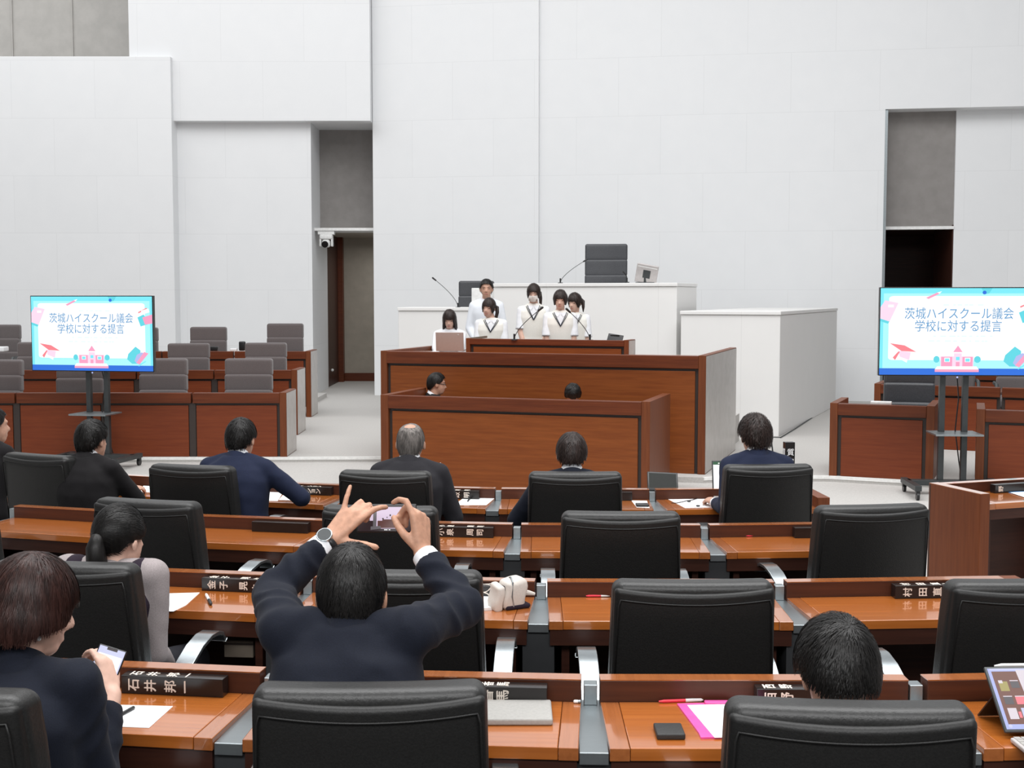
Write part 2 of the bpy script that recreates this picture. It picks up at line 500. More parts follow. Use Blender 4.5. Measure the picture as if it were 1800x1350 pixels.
for n, (k0, k1) in plan.items():
    r = ROWS[n]
    for k in range(k0, k1 + 1):
        xm = r['x0'] + (k + .5) * r['w']
        a = row_angle(n, xm)
        lab = desk_seen[(n, k)]
        end = 1 if (k == k1 and n in (1, 2, 3)) else 0
        t = member_desk('member_desk', r['w'], lab, end)
        p = pol(r['R'], a); t.location = (p.x, p.y, r['z']); t.rotation_euler.z = a
        t['group'] = 'member desks in curved rows'
        DESKS[(n, k)] = t
    for k in range(k0, k1 + 2):
        if k == k1 + 1 and n in (1, 2, 3): continue
        a = row_angle(n, r['x0'] + k * r['w'])
        if first_div: d = div0; first_div = False
        else: d = copy_tree(div0)
        p = pol(r['R'], a); d.location = (p.x, p.y, r['z']); d.rotation_euler.z = a
        pos = {1: 'front', 2: 'second', 3: 'third', 4: 'nearest'}[n]
        side = k - k0
        ords = ['leftmost', 'second from left', 'third from left', 'fourth from left', 'fifth from left', 'sixth from left']
        d['label'] = 'grey metal divider strip between desks of the %s row, %s' % (pos, ords[side])
        d['group'] = 'metal dividers between member desks'
# the desk across the aisle, continuing the front row
a = (2.73 + .43 - RC.x) / 9.2
t = member_desk('member_desk', .945, 'brown desk across the aisle at right with tall side panel and bluish reflections', 0)
ex = MB().box(-.435 - .065, -.435, -.012, .40, 0, .7605).build('end_panel', M['wood_v'], t, bevel=.003)
MB().box(-.498, -.437, -.010, .398, .7605, .7625).build('end_cap', M['top_edge'], t)
MB().box(-.5008, -.4985, .385, .3925, .0, .755).build('end_groove', M['groove'], t)
a = R_A = math.radians(19); q_ = atz(1741, 868, .7605 + WELL)
t.location = Vector((q_.x, q_.y, WELL)) + Matrix.Rotation(a, 3, 'Z') @ Vector((.435, .014, 0)); t.scale = (1, 1.08, 1); t.rotation_euler.z = a; t['group'] = 'member desks in curved rows'
AISLE = t

# ================================================================ BLACK MEMBER CHAIRS
def rec(y0, z, lean=.11, z0=.46): return y0 - max(0, z - z0) * lean
def back_pad_deform(cx, cy, cz, w):
    def f(p):
        x, y, z = p
        Z = z + cz
        k = 1 - .04 * max(0, (Z - .55) / .45)
        if Z < .62: k *= 1 + .03 * (.62 - Z)
        yy = y - (Z - .46) * .13 - .018 * (1 - (x / (w / 2)) ** 2)
        if Z > .9: yy -= (Z - .9) * .12
        return (x * k, yy, z)
    return f
def make_chair():
    t = thing('leather_chair', 'x', 'chair')
    W = .50
    # padded front cushion with a rolled top, seen above the rear shell
    MB().rbox((0, -.175, .715), (W, .105, .55), .034, back_pad_deform(0, -.2, .715, W), flat=6, k=4).build('back_cushion', M['leather'], t, smooth='all')
    def shell(p):
        x, y, z = p
        Z = z + .69
        if z > 0: Z2 = z - .013 * (1 - (x / .24) ** 2) * max(0, z / .28)
        else: Z2 = z
        k = 1 - .04 * max(0, (Z - .55) / .45)
        yy = y - (Z - .46) * .13 - .022 * (1 - (x / .23) ** 2)
        return (x * k, yy, Z2)
    sh = MB().rbox((0, -.222, .692), (W - .008, .05, .565), .016, shell, flat=8, k=3).build('back_shell', M['leather_shell'], t, smooth='all')
    # piping along the upper edge of the shell
    pts = []
    for i in range(25):
        u = -1 + 2 * i / 24
        p = shell((u * .228, -.0252, .256)); pts.append((p[0], p[1] - .222 - .002, p[2] + .69 - .004))
    lo = shell((-.2400, -.0245, -.1)); hi = shell((.2400, -.0245, -.1))
    pts = [(lo[0], lo[1] - .222, lo[2] + .69)] + [(pts[0][0] - .006, pts[0][1], pts[0][2] - .02)] + pts + [(pts[-1][0] + .006, pts[-1][1], pts[-1][2] - .02)] + [(hi[0], hi[1] - .222, hi[2] + .69)]
    MB().tube(pts, .0028, 6).build('piping', M['leather_shell'], sh, smooth='all')
    MB().rbox((0, .06, .435), (.50, .50, .11), .05, None, flat=4, k=4).build('seat', M['leather'], t, smooth='all')
    for s in (-1, 1):
        path = [(-.21, .40), (-.17, .47), (-.10, .54), (-.02, .595), (.07, .632), (.15, .648), (.21, .646), (.25, .632), (.272, .605)]
        mb = MB(); n = len(path); vs = []; fs = []
        for i, (y, z) in enumerate(path):
            y0, z0 = path[max(i - 1, 0)]; y1, z1 = path[min(i + 1, n - 1)]
            tl = math.hypot(y1 - y0, z1 - z0); ny, nz = -(z1 - z0) / tl * .007, (y1 - y0) / tl * .007
            x0, x1 = s * .258, s * .322
            vs += [(x0, y + ny, z + nz), (x1, y + ny, z + nz), (x1, y - ny, z - nz), (x0, y - ny, z - nz)]
        for i in range(n - 1):
            for k in range(4):
                fs.append((i * 4 + k, i * 4 + (k + 1) % 4, i * 4 + 4 + (k + 1) % 4, i * 4 + 4 + k))
        fs += [(0, 1, 2, 3), (n * 4 - 1, n * 4 - 2, n * 4 - 3, n * 4 - 4)]
        mb.add(vs, fs).build('armrest', M['alu'], t, smooth=True, bevel=.002)
    for s in (-1, 1): MB().tube([(s * .27, .05, .37), (s * .29, .03, .50), (s * .29, .05, .612)], .014, 8).build('arm_post', M['metal_dark'], t, smooth=True)
    MB().box(-.30, .30, -.02, .14, .36, .383).build('underframe', M['metal_dark'], t, bevel=.004)
    MB().cyl((0, .06, .03), (0, .06, .37), .03).build('gas_post', M['metal_dark'], t, smooth=True)
    for k in range(4):
        a = PI / 4 + k * PI / 2
        MB().tube([(0.03 * math.cos(a), .06 + .03 * math.sin(a), .07), (.29 * math.cos(a), .06 + .29 * math.sin(a), .02)], [.028, .018], 8).build('foot', M['alu'], t, smooth=True)
    return t
chair0 = make_chair()
CH = {}
def place_chair(key, px, py, yaw, label, z, used=[False], depth=None):
    """px, py: the middle of the top edge of the back"""
    c = copy_tree(chair0) if used[0] else chair0
    used[0] = True
    p = atz(px, py, z + .985)
    off = Vector((0, -.245, 0)); off.rotate(Matrix.Rotation(yaw, 3, 'Z'))
    c.location = (p.x - off.x, p.y - off.y, z)
    c.rotation_euler.z = yaw
    c['label'] = label; c['group'] = 'black leather member chairs'
    CH[key] = c
    return c
def ra(n, px): return math.asin((atz(px, 900, .8).x - RC.x) / ROWS[n]['R'])
R_ = math.radians
place_chair('1a', 72, 799, R_(-24), 'black leather chair at far left of front row, beside the dark suited man', 0.0)
place_chair('1b', 340, 818, R_(-14), 'black leather chair in front row behind the navy suited man reaching right', 0.0)
place_chair('1c', 678, 828, R_(-7), 'black leather chair in front row behind the grey balding man', 0.0)
place_chair('1d', 1011, 830, R_(-1), 'black leather chair in front row behind the brown haired man', 0.0)
place_chair('1e', 1349, 817, R_(4), 'black leather chair in front row at right end behind the laptop user', 0.0)
place_chair('2z', -90, 868, R_(-24), 'black leather chair cropped by left edge in second row', .035)
place_chair('2a', 262, 879, R_(-16), 'empty black leather chair in second row beside the ponytail woman', .035)
place_chair('2b', 669, 890, R_(-5), 'empty black leather chair in second row behind the raised phone', .035)
place_chair('2c', 1091, 900, R_(-1), 'empty black leather chair in second row, right of the raised phone', .035)
place_chair('2d', 1530, 888, R_(8), 'empty black leather chair in second row at right end by the aisle', .035)
place_chair('3a', 118, 988, R_(-9), 'black leather chair in third row occupied by the ponytail woman', .06)
place_chair('3b', 712, 1003, R_(-3), 'black leather chair in third row half hidden by the photographer', .06)
place_chair('3c', 1217, 1020, R_(0), 'empty black leather chair in third row beside the bowed black haired man', .06)
place_chair('3d', 1800, 1019, R_(4), 'empty black leather chair in third row cropped by right edge', .06)
place_chair('4a', -130, 1206, R_(-10), 'black leather chair of nearest row cropped at lower left corner', .11)
place_chair('4b', 652, 1201, R_(2), 'large black leather chair of nearest row behind the photographer', .11)
place_chair('4c', 1490, 1233, R_(-4), 'large black leather chair of nearest row under the bowed black haired man', .11)
# ================================================================ PANELLED DESKS OF THE STAGE
def panel_desk(name, label, cat, P, Q, z0, ztop, depth, mats=('wood', 'wood_v', 'wood_rail'), ends=(1, 1), cover=(0, 0), group=None, sx=.075, rail=.12, drop=0, wt=.07):
    """front faces the seats (local -y); P and Q are the front corners"""
    P = Vector((P[0], P[1], 0)); Q = Vector((Q[0], Q[1], 0))
    w = (Q - P).length; rz = math.atan2(Q.y - P.y, Q.x - P.x)
    t = thing(name, label, cat, (P.x, P.y, z0), rz, group)
    H = ztop - z0
    a, b = (sx if ends[0] else .01), (sx if ends[1] else .01)
    MB().box(a, w - b, .035, .06, 0, H - .03).build('backing', M['groove'], t)
    MB().box(a + .035, w - b - .035, .012, .04, .0, H - rail - .025).build('front_panel', M[mats[0]], t, bevel=.003)
    MB().box(a, w - b, -.012, .075, H - rail, H - .005).build('top_rail', M[mats[2]], t, bevel=.006)
    MB().box(a, w - b, .07, min(depth, .8), H - wt - .03, H - wt).build('worktop', M['top'], t)
    if ends[0]:
        MB().box(0, sx, -.004, depth, 0, H).build('side_panel', M[mats[1]], t, bevel=.003)
        if cover[0]: MB().box(-.004, 0, .05, depth - .01, .01, H - .01).build('side_cover', M['laminate'], t)
    if ends[1]:
        MB().box(w - sx, w, -.004, depth, -drop, H).build('side_panel', M[mats[1]], t, bevel=.003)
        if cover[1]: MB().box(w, w + .004, .012, depth - .01, .01 - drop, H - .01).build('side_cover', M['laminate'], t)
    return t
M['laminate'] = plain('pale_grey_laminate', (0.40, 0.375, 0.35), 0.25, scale=8)
# dais frame
DR = math.radians(-18.3); DC = Vector((.255, 13.06, 0)); dd = Vector((math.cos(DR), math.sin(DR), 0)); dn = Vector((-dd.y, dd.x, 0))
def dais(x, y): return DC + dd * x + dn * y
MDH = 1.775
main = panel_desk('speaker_rostrum_desk', 'wide tall brown panelled desk of the rostrum below the students', 'desk', dais(-MDH, 0), dais(MDH, 0), .1, 1.30, 2.1, cover=(0, 1), rail=.135, wt=.03)
low_p = at(669, 693, 12.05); low_q = at(1143, 706, 11.25)
low = panel_desk('clerk_desk', 'lower brown panelled desk in front of the rostrum with two seated clerks behind', 'desk', low_p, low_q, WELL, low_q.z, 1.0, rail=.13, sx=.08, wt=.16)
pl = at(819, 598, 14.0); pr = at(1105, 600, 13.35)
podium = panel_desk('speaking_podium', 'narrow brown podium top rising behind the wide rostrum desk', 'podium', (pl.x, pl.y), (pr.x, pr.y), (.44), 1.425, .28, cover=(0, 1), sx=.05, rail=.07, wt=.012)
# raised floor of the dais
fl = MB().prism([tuple(dais(x, y)[:2]) for x, y in ((-1.68, .2), (1.68, .2), (1.68, 3.1), (-1.68, 3.1))], .1, .44)
struct('floor_dais', fl, M['carpet'])
# white stone counters
def stone_counter(name, label, P, Q, depth, z0, z1, ledge=.0):
    P = Vector((P[0], P[1], 0)); Q = Vector((Q[0], Q[1], 0)); w = (Q - P).length
    t = thing(name, label, 'counter', (P.x, P.y, z0), math.atan2(Q.y - P.y, Q.x - P.x))
    H = z1 - z0
    MB().box(0, w, 0, depth, 0, H - .05).build('stone_body', M['rostrum'], t, bevel=.008)
    MB().box(-.01, w + .01, -.02, depth, H - .048, H).build('stone_cap', M['rostrum'], t, bevel=.008)
    return t
bx0 = at(1197, 545, 16.4); bx1 = at(1372, 546, 15.9)
box = stone_counter('rostrum_flank', 'large white stone block with grey shaded right side, right of the rostrum', (bx0.x, bx0.y), (bx1.x, bx1.y), 4.9, .1, 1.70)
pp0 = at(868, 500, 17.75); pp1 = at(1190, 500, 16.75)
pres = stone_counter('president_counter', 'high white stone counter in front of the tall presiding chair', (pp0.x, pp0.y), (pp1.x, pp1.y), 1.1, .1, 2.07)
ss0 = at(700, 541, 17.95); ss1 = at(866, 543, 17.8)
sec = stone_counter('secretary_counter', 'lower white stone counter left of the presiding counter, behind the students', (ss0.x, ss0.y), (ss1.x, ss1.y), .9, .1, at(785, 541, 17.4).z)
# ---------------------------------------------------------------- seats of the executive, left
def office_chair(name, mat, w, h, npad, z0pad, t_label, group=None):
    t = thing(name, t_label, 'chair', group=group)
    ph = (h - z0pad) / npad
    for k in range(npad):
        zc = z0pad + (k + .5) * ph
        MB().rbox((0, .0 + (zc - .5) * .12, zc), (w, .13, ph + .022), .032, lambda p: (p[0], p[1] + .03 * (p[0] / (w / 2)) ** 2 * (-1), p[2]), flat=4).build('back_pad', M[mat], t, smooth='all')
    MB().rbox((0, -.25, .43), (w, .52, .13), .045, None, flat=2).build('seat', M[mat], t, smooth='all')
    for s in (-1, 1):
        MB().tube([(s * (w / 2 + .02), .02, .62), (s * (w / 2 + .02), -.36, .62), (s * (w / 2 + .02), -.42, .56), (s * (w / 2 + .02), -.40, .40)], .022, 8).build('armrest', M['metal_dark'], t, smooth=True)
    MB().cyl((0, -.2, .05), (0, -.2, .38), .03).build('gas_post', M['metal_dark'], t, smooth=True)
    for k in range(5):
        a_ = k * 2 * PI / 5
        MB().tube([(0, -.2, .08), (.28 * math.cos(a_), -.2 + .28 * math.sin(a_), .025)], [.025, .018], 8).build('foot', M['metal_dark'], t, smooth=True)
    return t
TIER = {1: (13.9, .1, 503, 337, 690), 2: (16.1, .175, 522, 376, 650), 3: (18.5, .25, 546, 411, 617)}
struct('floor_left_tier', MB().box(-17, at(520, 760, 16.1).x - .5, 16.05, 22.2, .1, .175), M['carpet'])
struct('floor_left_tier_upper', MB().box(-17, at(544, 722, 18.5).x - .5, 18.45, 22.2, .175, .25), M['carpet'])
place = {1: 'front', 2: 'middle', 3: 'rear'}
ordn = ['rightmost', 'second from right', 'third from right', 'fourth from right', 'fifth from right', 'sixth from right']
for r_, (Y, z0, pe, ps, ptop) in TIER.items():
    xe = at(pe, ptop, Y).x; xsm = at(ps, ptop, Y).x
    w = xe - .07 - xsm
    ztop = at(pe - 30, ptop, Y).z
    n = 4
    for k in range(n):
        x1 = xe - k * w - (.07 if k else 0); x0 = xsm - k * w
        t = panel_desk('executive_desk', 'red brown panelled desk in the %s row at left, %s of its row' % (place[r_], ordn[k]), 'desk', (x0, Y), (x1, Y), z0, ztop, .62, ('wood_red', 'wood_v', 'wood_rail'), (0, 1 if k == 0 else 0), (0, 1 if k == 0 else 0), 'executive desks at left', drop=z0 - .1)
        MB().box(-.035, .035, .02, .06, 0, ztop - z0 - .125).build('joint_post', M['groove'], t)
gch = office_chair('fabric_chair', 'fabric', .56, 1.06, 3, .50, 'x', 'grey fabric executive chairs')
first = True
def gchair(px, ptop, Y, z0, wpx, label, rz=0.0):
    global first
    c = gch if first else copy_tree(gch)
    first = False
    p = at(px, ptop, Y)
    c.location = (p.x, Y, z0); c.rotation_euler.z = rz
    c.scale = (1, 1, (p.z - z0) / 1.06)
    c['label'] = label
    return c
for px, r_, pt, lab in [(437, 1, 632, 'mauve grey fabric chair in front left row, nearest the passage'), (287, 1, 632, 'mauve grey fabric chair in front left row, just right of the screen stand'),
                        (141, 1, 640, 'mauve grey fabric chair directly behind the left screen stand poles'), (-3, 1, 634, 'mauve grey fabric chair in front left row, cropped by left edge'),
                        (467, 2, 604, 'mauve grey fabric chair in middle left row, nearest the passage'), (331, 2, 605, 'mauve grey fabric chair in middle left row, right of the left screen'),
                        (67, 2, 603, 'mauve grey fabric chair in middle left row, behind left edge of the screen'),
                        (501, 3, 570, 'mauve grey fabric chair in rear left row, nearest the passage'), (366, 3, 576, 'mauve grey fabric chair in rear left row, second from the passage'),
                        (245, 3, 577, 'mauve grey fabric chair in rear left row, a sliver right of the screen'), (3, 3, 572, 'mauve grey fabric chair in rear left row, cropped by left edge')]:
    Y, z0, *_ = TIER[r_]
    gchair(px, pt, Y + .95, z0, 0, lab)
# ---------------------------------------------------------------- seats of the executive, right
rd0 = atz(1457, 836, .1); rd1 = atz(1640, 846, .1)
zt = at(1470, 708, rd0.y).z
panel_desk('executive_desk', 'brown single panelled desk at right in front of the black padded chair', 'desk', (rd0.x, rd0.y), (rd1.x, rd1.y), .1, zt, .75, ('wood_red', 'wood_v', 'wood_rail'), (1, 1), (0, 0), 'executive desks at right')
q0 = at(1717, 722, 11.75); q1 = Vector((q0.x + 1.5, q0.y - .55, 0))
panel_desk('executive_desk', 'brown panelled desk cropped by right edge, right of the screen stand', 'desk', (q0.x, q0.y), (q1.x, q1.y), .1, zt, .75, ('wood_red', 'wood_v', 'wood_rail'), (1, 1), (0, 0), 'executive desks at right')
q0 = at(1537, 674, 14.9); q1 = at(1760, 681, 14.3); q2 = q1 + (q1 - q0) * 1.1
panel_desk('executive_desk', 'brown panelled desk behind the right screen stand poles', 'desk', (q0.x, q0.y), (q1.x, q1.y), .1, q0.z, .7, ('wood_red', 'wood_v', 'wood_rail'), (1, 0), (0, 0), 'executive desks at right')
panel_desk('executive_desk', 'brown panelled desk at right edge in second row, under the screen corner', 'desk', (q1.x, q1.y), (q2.x, q2.y), .1, q0.z, .7, ('wood_red', 'wood_v', 'wood_rail'), (0, 1), (0, 0), 'executive desks at right')
bq0 = at(1690, 655, 17.2); bq1 = at(1830, 662, 16.8)
panel_desk('executive_desk', 'red brown desk glimpsed far behind the right screen poles', 'desk', (bq0.x, bq0.y), (bq1.x, bq1.y), .1, at(1700, 652, 17.2).z, .6, ('wood_red', 'wood_v', 'wood_rail'), (0, 0), (0, 0), 'executive desks at right')
gchair(1675, 600, 16.2, .1, 0, 'mauve grey fabric chair glimpsed between the right screen poles', R_(-17))
gchair(1795, 604, 15.6, .1, 0, 'mauve grey fabric chair at right edge below the right screen', R_(-17))
def pad_chair(px, ptop, Y, z0, wpx, label, npad, rz, z0pad=.5):
    p = at(px, ptop, Y)
    w = wpx * Y / FPX
    t = office_chair('padded_leather_chair', 'leather_grey', w, p.z - z0, npad, z0pad, label, 'black padded leather chairs')
    t.location = (p.x, Y, z0); t.rotation_euler.z = rz
    return t
pad_chair(1599, 640, 13.35, .1, 86, 'black padded leather chair behind the single right desk, below the screen', 3, R_(-14), .45)
pad_chair(1065.5, 430, 18.35, 1.35, 74, 'tall black padded presiding chair on the high white counter', 3, R_(-8), .62)
pad_chair(837, 495, 18.7, 1.05, 62, 'black padded leather chair on the lower white counter behind the schoolboy', 2, R_(-10), .62)
struct('floor_presiding_dais', MB().prism([tuple(v[:2]) for v in (pp0 + dn * 1.0 + dd * .2, pp1 + dn * 1.1, pp1 + dn * 2.9, pp0 + dn * 2.6 + dd * .2)], .1, 1.35), M['carpet'])
struct('floor_secretary_dais', MB().prism([tuple(v[:2]) for v in (ss0 + dn * .8, ss1 + dn * .8, ss1 + dn * 2.2, ss0 + dn * 2.2)], .1, 1.05), M['carpet'])

# ================================================================ SCREENS ON STANDS
FONT_CURVES = []
def text_mesh(s, size, depth=.0004, spacing=1.0, align='CENTER'):
    cu = bpy.data.curves.new('lettering', 'FONT')
    cu.body = s; cu.size = size; cu.align_x = align; cu.align_y = 'CENTER'; cu.extrude = depth
    cu.space_character = spacing; cu.resolution_u = 3
    o = bpy.data.objects.new('lettering', cu); COL.objects.link(o)
    dg = bpy.context.evaluated_depsgraph_get()
    dg.update()
    me = bpy.data.meshes.new_from_object(o.evaluated_get(dg))
    bpy.data.objects.remove(o); bpy.data.curves.remove(cu)
    return me
def text_obj(name, s, size, mat, parent, Mx, depth=.0004, spacing=1.0, width=None, bold=0.0, sy=1.0):
    me = text_mesh(s, size, depth, spacing)
    xs_ = [v.co.x for v in me.vertices]
    if width and xs_:
        k = width / (max(xs_) - min(xs_))
        me.transform(Matrix.Diagonal((k, k * sy, 1, 1)))
    me.materials.clear(); me.materials.append(mat)
    o = bpy.data.objects.new(name, me); COL.objects.link(o); o.parent = parent; o.matrix_local = Mx
    return o
SC = {k: emit('screen_' + k, c, s) for k, c, s in [
    ('cyan', (.20, .82, .95), 1.0), ('white', (1, 1, 1), 1.05), ('blue', (.02, .16, .72), 1.0), ('text', (.10, .33, .62), .95), ('pink', (.95, .36, .55), 1.0),
    ('pale_pink', (.96, .70, .86), 1.0), ('red', (.93, .23, .27), 1.0), ('teal', (.12, .68, .78), 1.0), ('mint', (.42, .93, .98), 1.0), ('mauve', (.45, .50, .85), 1.0), ('pale_mint', (.80, .97, .97), 1.0)]}
def rrect(x0, x1, y0, y1, r, n=6):
    pts = []
    for cx_, cy_, a0 in ((x1 - r, y1 - r, 0), (x0 + r, y1 - r, 90), (x0 + r, y0 + r, 180), (x1 - r, y0 + r, 270)):
        for i in range(n + 1):
            a_ = math.radians(a0 + 90 * i / n); pts.append((cx_ + r * math.cos(a_), cy_ + r * math.sin(a_)))
    return pts
def big_screen(label, center, rz, pole_dx):
    c = Vector(center)
    t = thing('display_stand', label, 'screen', (c.x, c.y, WELL), rz, 'presentation screens on wheeled stands')
    W, H, zc = 1.43, .815, c.z - WELL
    MB().box(-W / 2, W / 2, 0, .05, zc - H / 2, zc + H / 2).build('bezel', M['black_gloss'], t, bevel=.003)
    MB().box(-.45, .45, .05, .085, zc - .3, zc + .25).build('rear_housing', M['black'], t)
    # picture: layers a fraction of a millimetre apart, all facing local -y
    w, h = W - .016, H - .018
    names = list(SC)
    mb = MB()
    lay = [0]
    def poly(key, pts, lift=None):
        lay[0] += 1
        yy = -.0005 - .00012 * lay[0]
        mb.mi = names.index(key)
        P3 = [((p[0] - .5) * w, yy, zc + (.5 - p[1]) * h) for p in pts]
        ar = sum(P3[i][0] * P3[(i + 1) % len(P3)][2] - P3[(i + 1) % len(P3)][0] * P3[i][2] for i in range(len(P3)))
        if ar < 0: P3 = P3[::-1]
        mb.add(P3, [tuple(range(len(P3)))])
    def rect(key, x0, x1, y0, y1): poly(key, [(x0, y0), (x1, y0), (x1, y1), (x0, y1)])
    rect('cyan', 0, 1, 0, 1)
    rect('mint', .02, .98, .06, .93)
    poly('white', [(p[0], p[1]) for p in rrect(.055, .94, .09, .83, .03)])
    rect('blue', 0, 1, .925, 1)
    poly('pale_pink', [(.03, .14), (.115, .17), (.06, .385), (.0, .35), (.0, .22)]); rect('white', .05, .085, .19, .22)
    poly('teal', [(.0, .35), (.06, .385), (.05, .41), (.0, .38)])
    poly('pink', [(.29, .11), (.36, .05), (.375, .065), (.305, .125)]); poly('white', [(.36, .05), (.39, .035), (.375, .065)])
    poly('teal', [(.64, .0), (.71, .0), (.69, .06), (.66, .07)]); poly('blue', [(.66 + .013 * math.cos(i), .05 + .022 * math.sin(i)) for i in [k * PI / 5 for k in range(10)]])
    poly('red', [(.885, .21), (.955, .15), (.96, .165), (.89, .225)]); poly('white', [(.91, .19), (.97, .16), (.98, .21), (.92, .24)])
    poly('teal', [(.88, .28), (.93, .24), (.985, .36), (.905, .40)]); poly('pink', [(.92, .28), (1, .24), (1, .36), (.94, .375)])
    # mortar board
    poly('white', [(.06, .67), (.19, .75), (.175, .86), (.06, .75)])
    poly('red', [(.065, .635), (.16, .66), (.235, .735), (.14, .725)])
    poly('pale_pink', [(.12, .72), (.2, .74), (.19, .83), (.13, .79)]); poly('red', [(.12, .73), (.13, .735), (.1, .83), (.085, .80)])
    # school house
    poly('teal', [(.365 + .02 * math.cos(i), .82 + .04 * math.sin(i)) for i in [k * PI / 5 for k in range(10)]])
    poly('teal', [(.625 + .022 * math.cos(i), .82 + .04 * math.sin(i)) for i in [k * PI / 5 for k in range(10)]])
    rect('pale_pink', .39, .6, .785, .9); rect('pink', .395, .465, .79, .9); rect('pink', .53, .595, .79, .9); rect('pale_pink', .475, .525, .74, .9)
    poly('pink', [(.5, .66), (.53, .735), (.47, .735)]); rect('white', .475, .525, .735, .75)
    for x_ in (.415, .545): rect('white', x_, x_ + .035, .80, .85); rect('cyan', x_ + .004, x_ + .031, .81, .845)
    rect('cyan', .488, .512, .79, .83); rect('pink', .488, .512, .85, .9)
    poly('white', [(.37, .9), (.62, .9), (.635, .935), (.355, .935)]); poly('pink', [(.355, .935), (.635, .935), (.635, .965), (.355, .965)])
    # books at right
    poly('teal', [(.86, .67), (.9, .72), (.9, .9), (.83, .9), (.79, .84), (.80, .77)])
    poly('mauve', [(.87, .78), (.91, .745), (.93, .76), (.87, .9), (.85, .86)]); poly('pink', [(.93, .74), (.965, .76), (.89, .91), (.865, .885)])
    poly('cyan', [(.88, .92), (.94, .86), (.945, .87), (.885, .935)])
    # faint lines of small print
    for y_, x0, x1 in ((.185, .40, .66), (.545, .34, .70), (.60, .31, .68)):
        x_ = x0
        rr = random.Random(int(y_ * 1000))
        while x_ < x1:
            L_ = rr.uniform(.012, .04); rect('pale_mint', x_, x_ + L_, y_, y_ + .016); x_ += L_ + rr.uniform(.004, .03)
    pic = mb.build('picture', list(SC.values()), t)
    Rt = Matrix.Rotation(PI / 2, 4, 'X')
    def T(x, y): return Matrix.Translation(((x - .5) * w, -.009, zc + (.5 - y) * h)) @ Rt
    text_obj('slide_title', '茨城ハイスクール議会', .1, SC['text'], pic, T(.5, .30), width=.69 * w, sy=1.16)
    text_obj('slide_title', '学校に対する提言', .1, SC['text'], pic, T(.497, .445), width=.55 * w, sy=1.16)
    MB().ell((0, -.004, zc - H / 2 - .012), (.009, .006, .009), 8, 6).build('power_light', SC['mauve'], t)
    for s in (-1, 1):
        MB().box(s * .105 - .026, s * .105 + .026, .085, .135, .12, zc + .2).build('pole', M['metal_dark'], t, bevel=.003)
    MB().box(-.215, .215, -.14, .22, .57, .587).build('shelf', M['metal'], t, bevel=.003)
    for s in (-1, 1):
        f = MB().box(s * .40 - .03, s * .40 + .03, -.30, .26, .085, .135).build('base_leg', M['metal_dark'], t, bevel=.004)
        for y_ in (-.27, .23):
            k_ = MB().cyl((s * .40 - .012, y_, .036), (s * .40 + .012, y_, .036), .036, 14).box(s * .40 - .018, s * .40 + .018, y_ - .02, y_ + .02, .05, .087).build('caster', M['black'], f)
    MB().box(-.40, .40, .06, .16, .085, .135).build('base_bar', M['metal_dark'], t, bevel=.004)
    MB().tube([(.02, .12, zc - .3), (.06, .15, .9), (.03, .13, .6), (.08, .16, .3), (.14, .2, .02)], .006, 6).build('power_cable', M['black'], t, smooth=True)
    return t
p = at(161, 586.5, 13.45)
TVL = big_screen('large screen on dark wheeled stand at left showing a pink and cyan slide', p, R_(-11), 0)
p = at(1684.5, 583, 11.5)
TVR = big_screen('large screen on dark wheeled stand at right, cropped by the picture edge', p, R_(-4), 0)
# ================================================================ PEOPLE
M['skin'] = plain('skin', (0.52, 0.30, 0.215), 0.5, spec=0.35, scale=40, var=0.08)
M['skin_pale'] = plain('skin_pale', (0.66, 0.42, 0.33), 0.5, spec=0.35, scale=40, var=0.07)
M['skin_hand'] = plain('skin_warm', (0.50, 0.27, 0.18), 0.5, spec=0.35, scale=60, var=0.12, bstr=0.05)
def hairmat(name, c, rough=0.42):
    return plain(name, c, rough, spec=0.3, scale=90, var=0.5, vs=(1, 1, .12), bstr=0.15)
M['hair_black'] = hairmat('black_hair', (0.0075, 0.0065, 0.006))
M['hair_dark'] = hairmat('dark_brown_hair', (0.026, 0.016, 0.0135))
M['hair_brown'] = hairmat('brown_hair', (0.030, 0.012, 0.0095))
M['hair_grey'] = hairmat('grey_hair', (0.15, 0.135, 0.125), .6)
def cloth(name, c, rough=0.85, scale=300, var=0.12, b=0.1): return plain(name, c, rough, spec=0.2, scale=scale, var=var, bstr=b, sheen=0.03)
M['suit_navy'] = cloth('navy_suit_cloth', (0.0075, 0.0095, 0.0175))
M['suit_blue'] = cloth('blue_suit_cloth', (0.013, 0.018, 0.042))
M['suit_black'] = cloth('charcoal_suit_cloth', (0.010, 0.009, 0.010))
M['suit_grey'] = cloth('dark_grey_suit_cloth', (0.022, 0.021, 0.025))
M['shirt'] = cloth('white_shirt_cloth', (0.80, 0.81, 0.84), var=.03)
M['shirt_blue'] = cloth('pale_blue_shirt_cloth', (0.76, 0.79, 0.84), var=.03)
M['vest'] = cloth('cream_knit', (0.86, 0.84, 0.785), scale=160, var=.03)
M['vest_navy'] = cloth('dark_vest_cloth', (0.022, 0.014, 0.024))
M['sleeve_grey'] = cloth('pale_grey_sleeve_cloth', (0.33, 0.29, 0.29))
M['trim_navy'] = cloth('navy_knit_trim', (0.03, 0.035, 0.05))
M['trousers'] = cloth('dark_trouser_cloth', (0.015, 0.015, 0.02))
M['shoe'] = plain('black_shoe', (0.012, 0.011, 0.01), 0.3)
M['eye'] = plain('dark_eye', (0.02, 0.012, 0.01), 0.2)
M['eye_white'] = plain('eye_white', (0.7, 0.66, 0.62), 0.3)
M['lips'] = plain('lips', (0.45, 0.16, 0.14), 0.45)
M['mask'] = plain('white_mask', (0.78, 0.74, 0.70), 0.8)

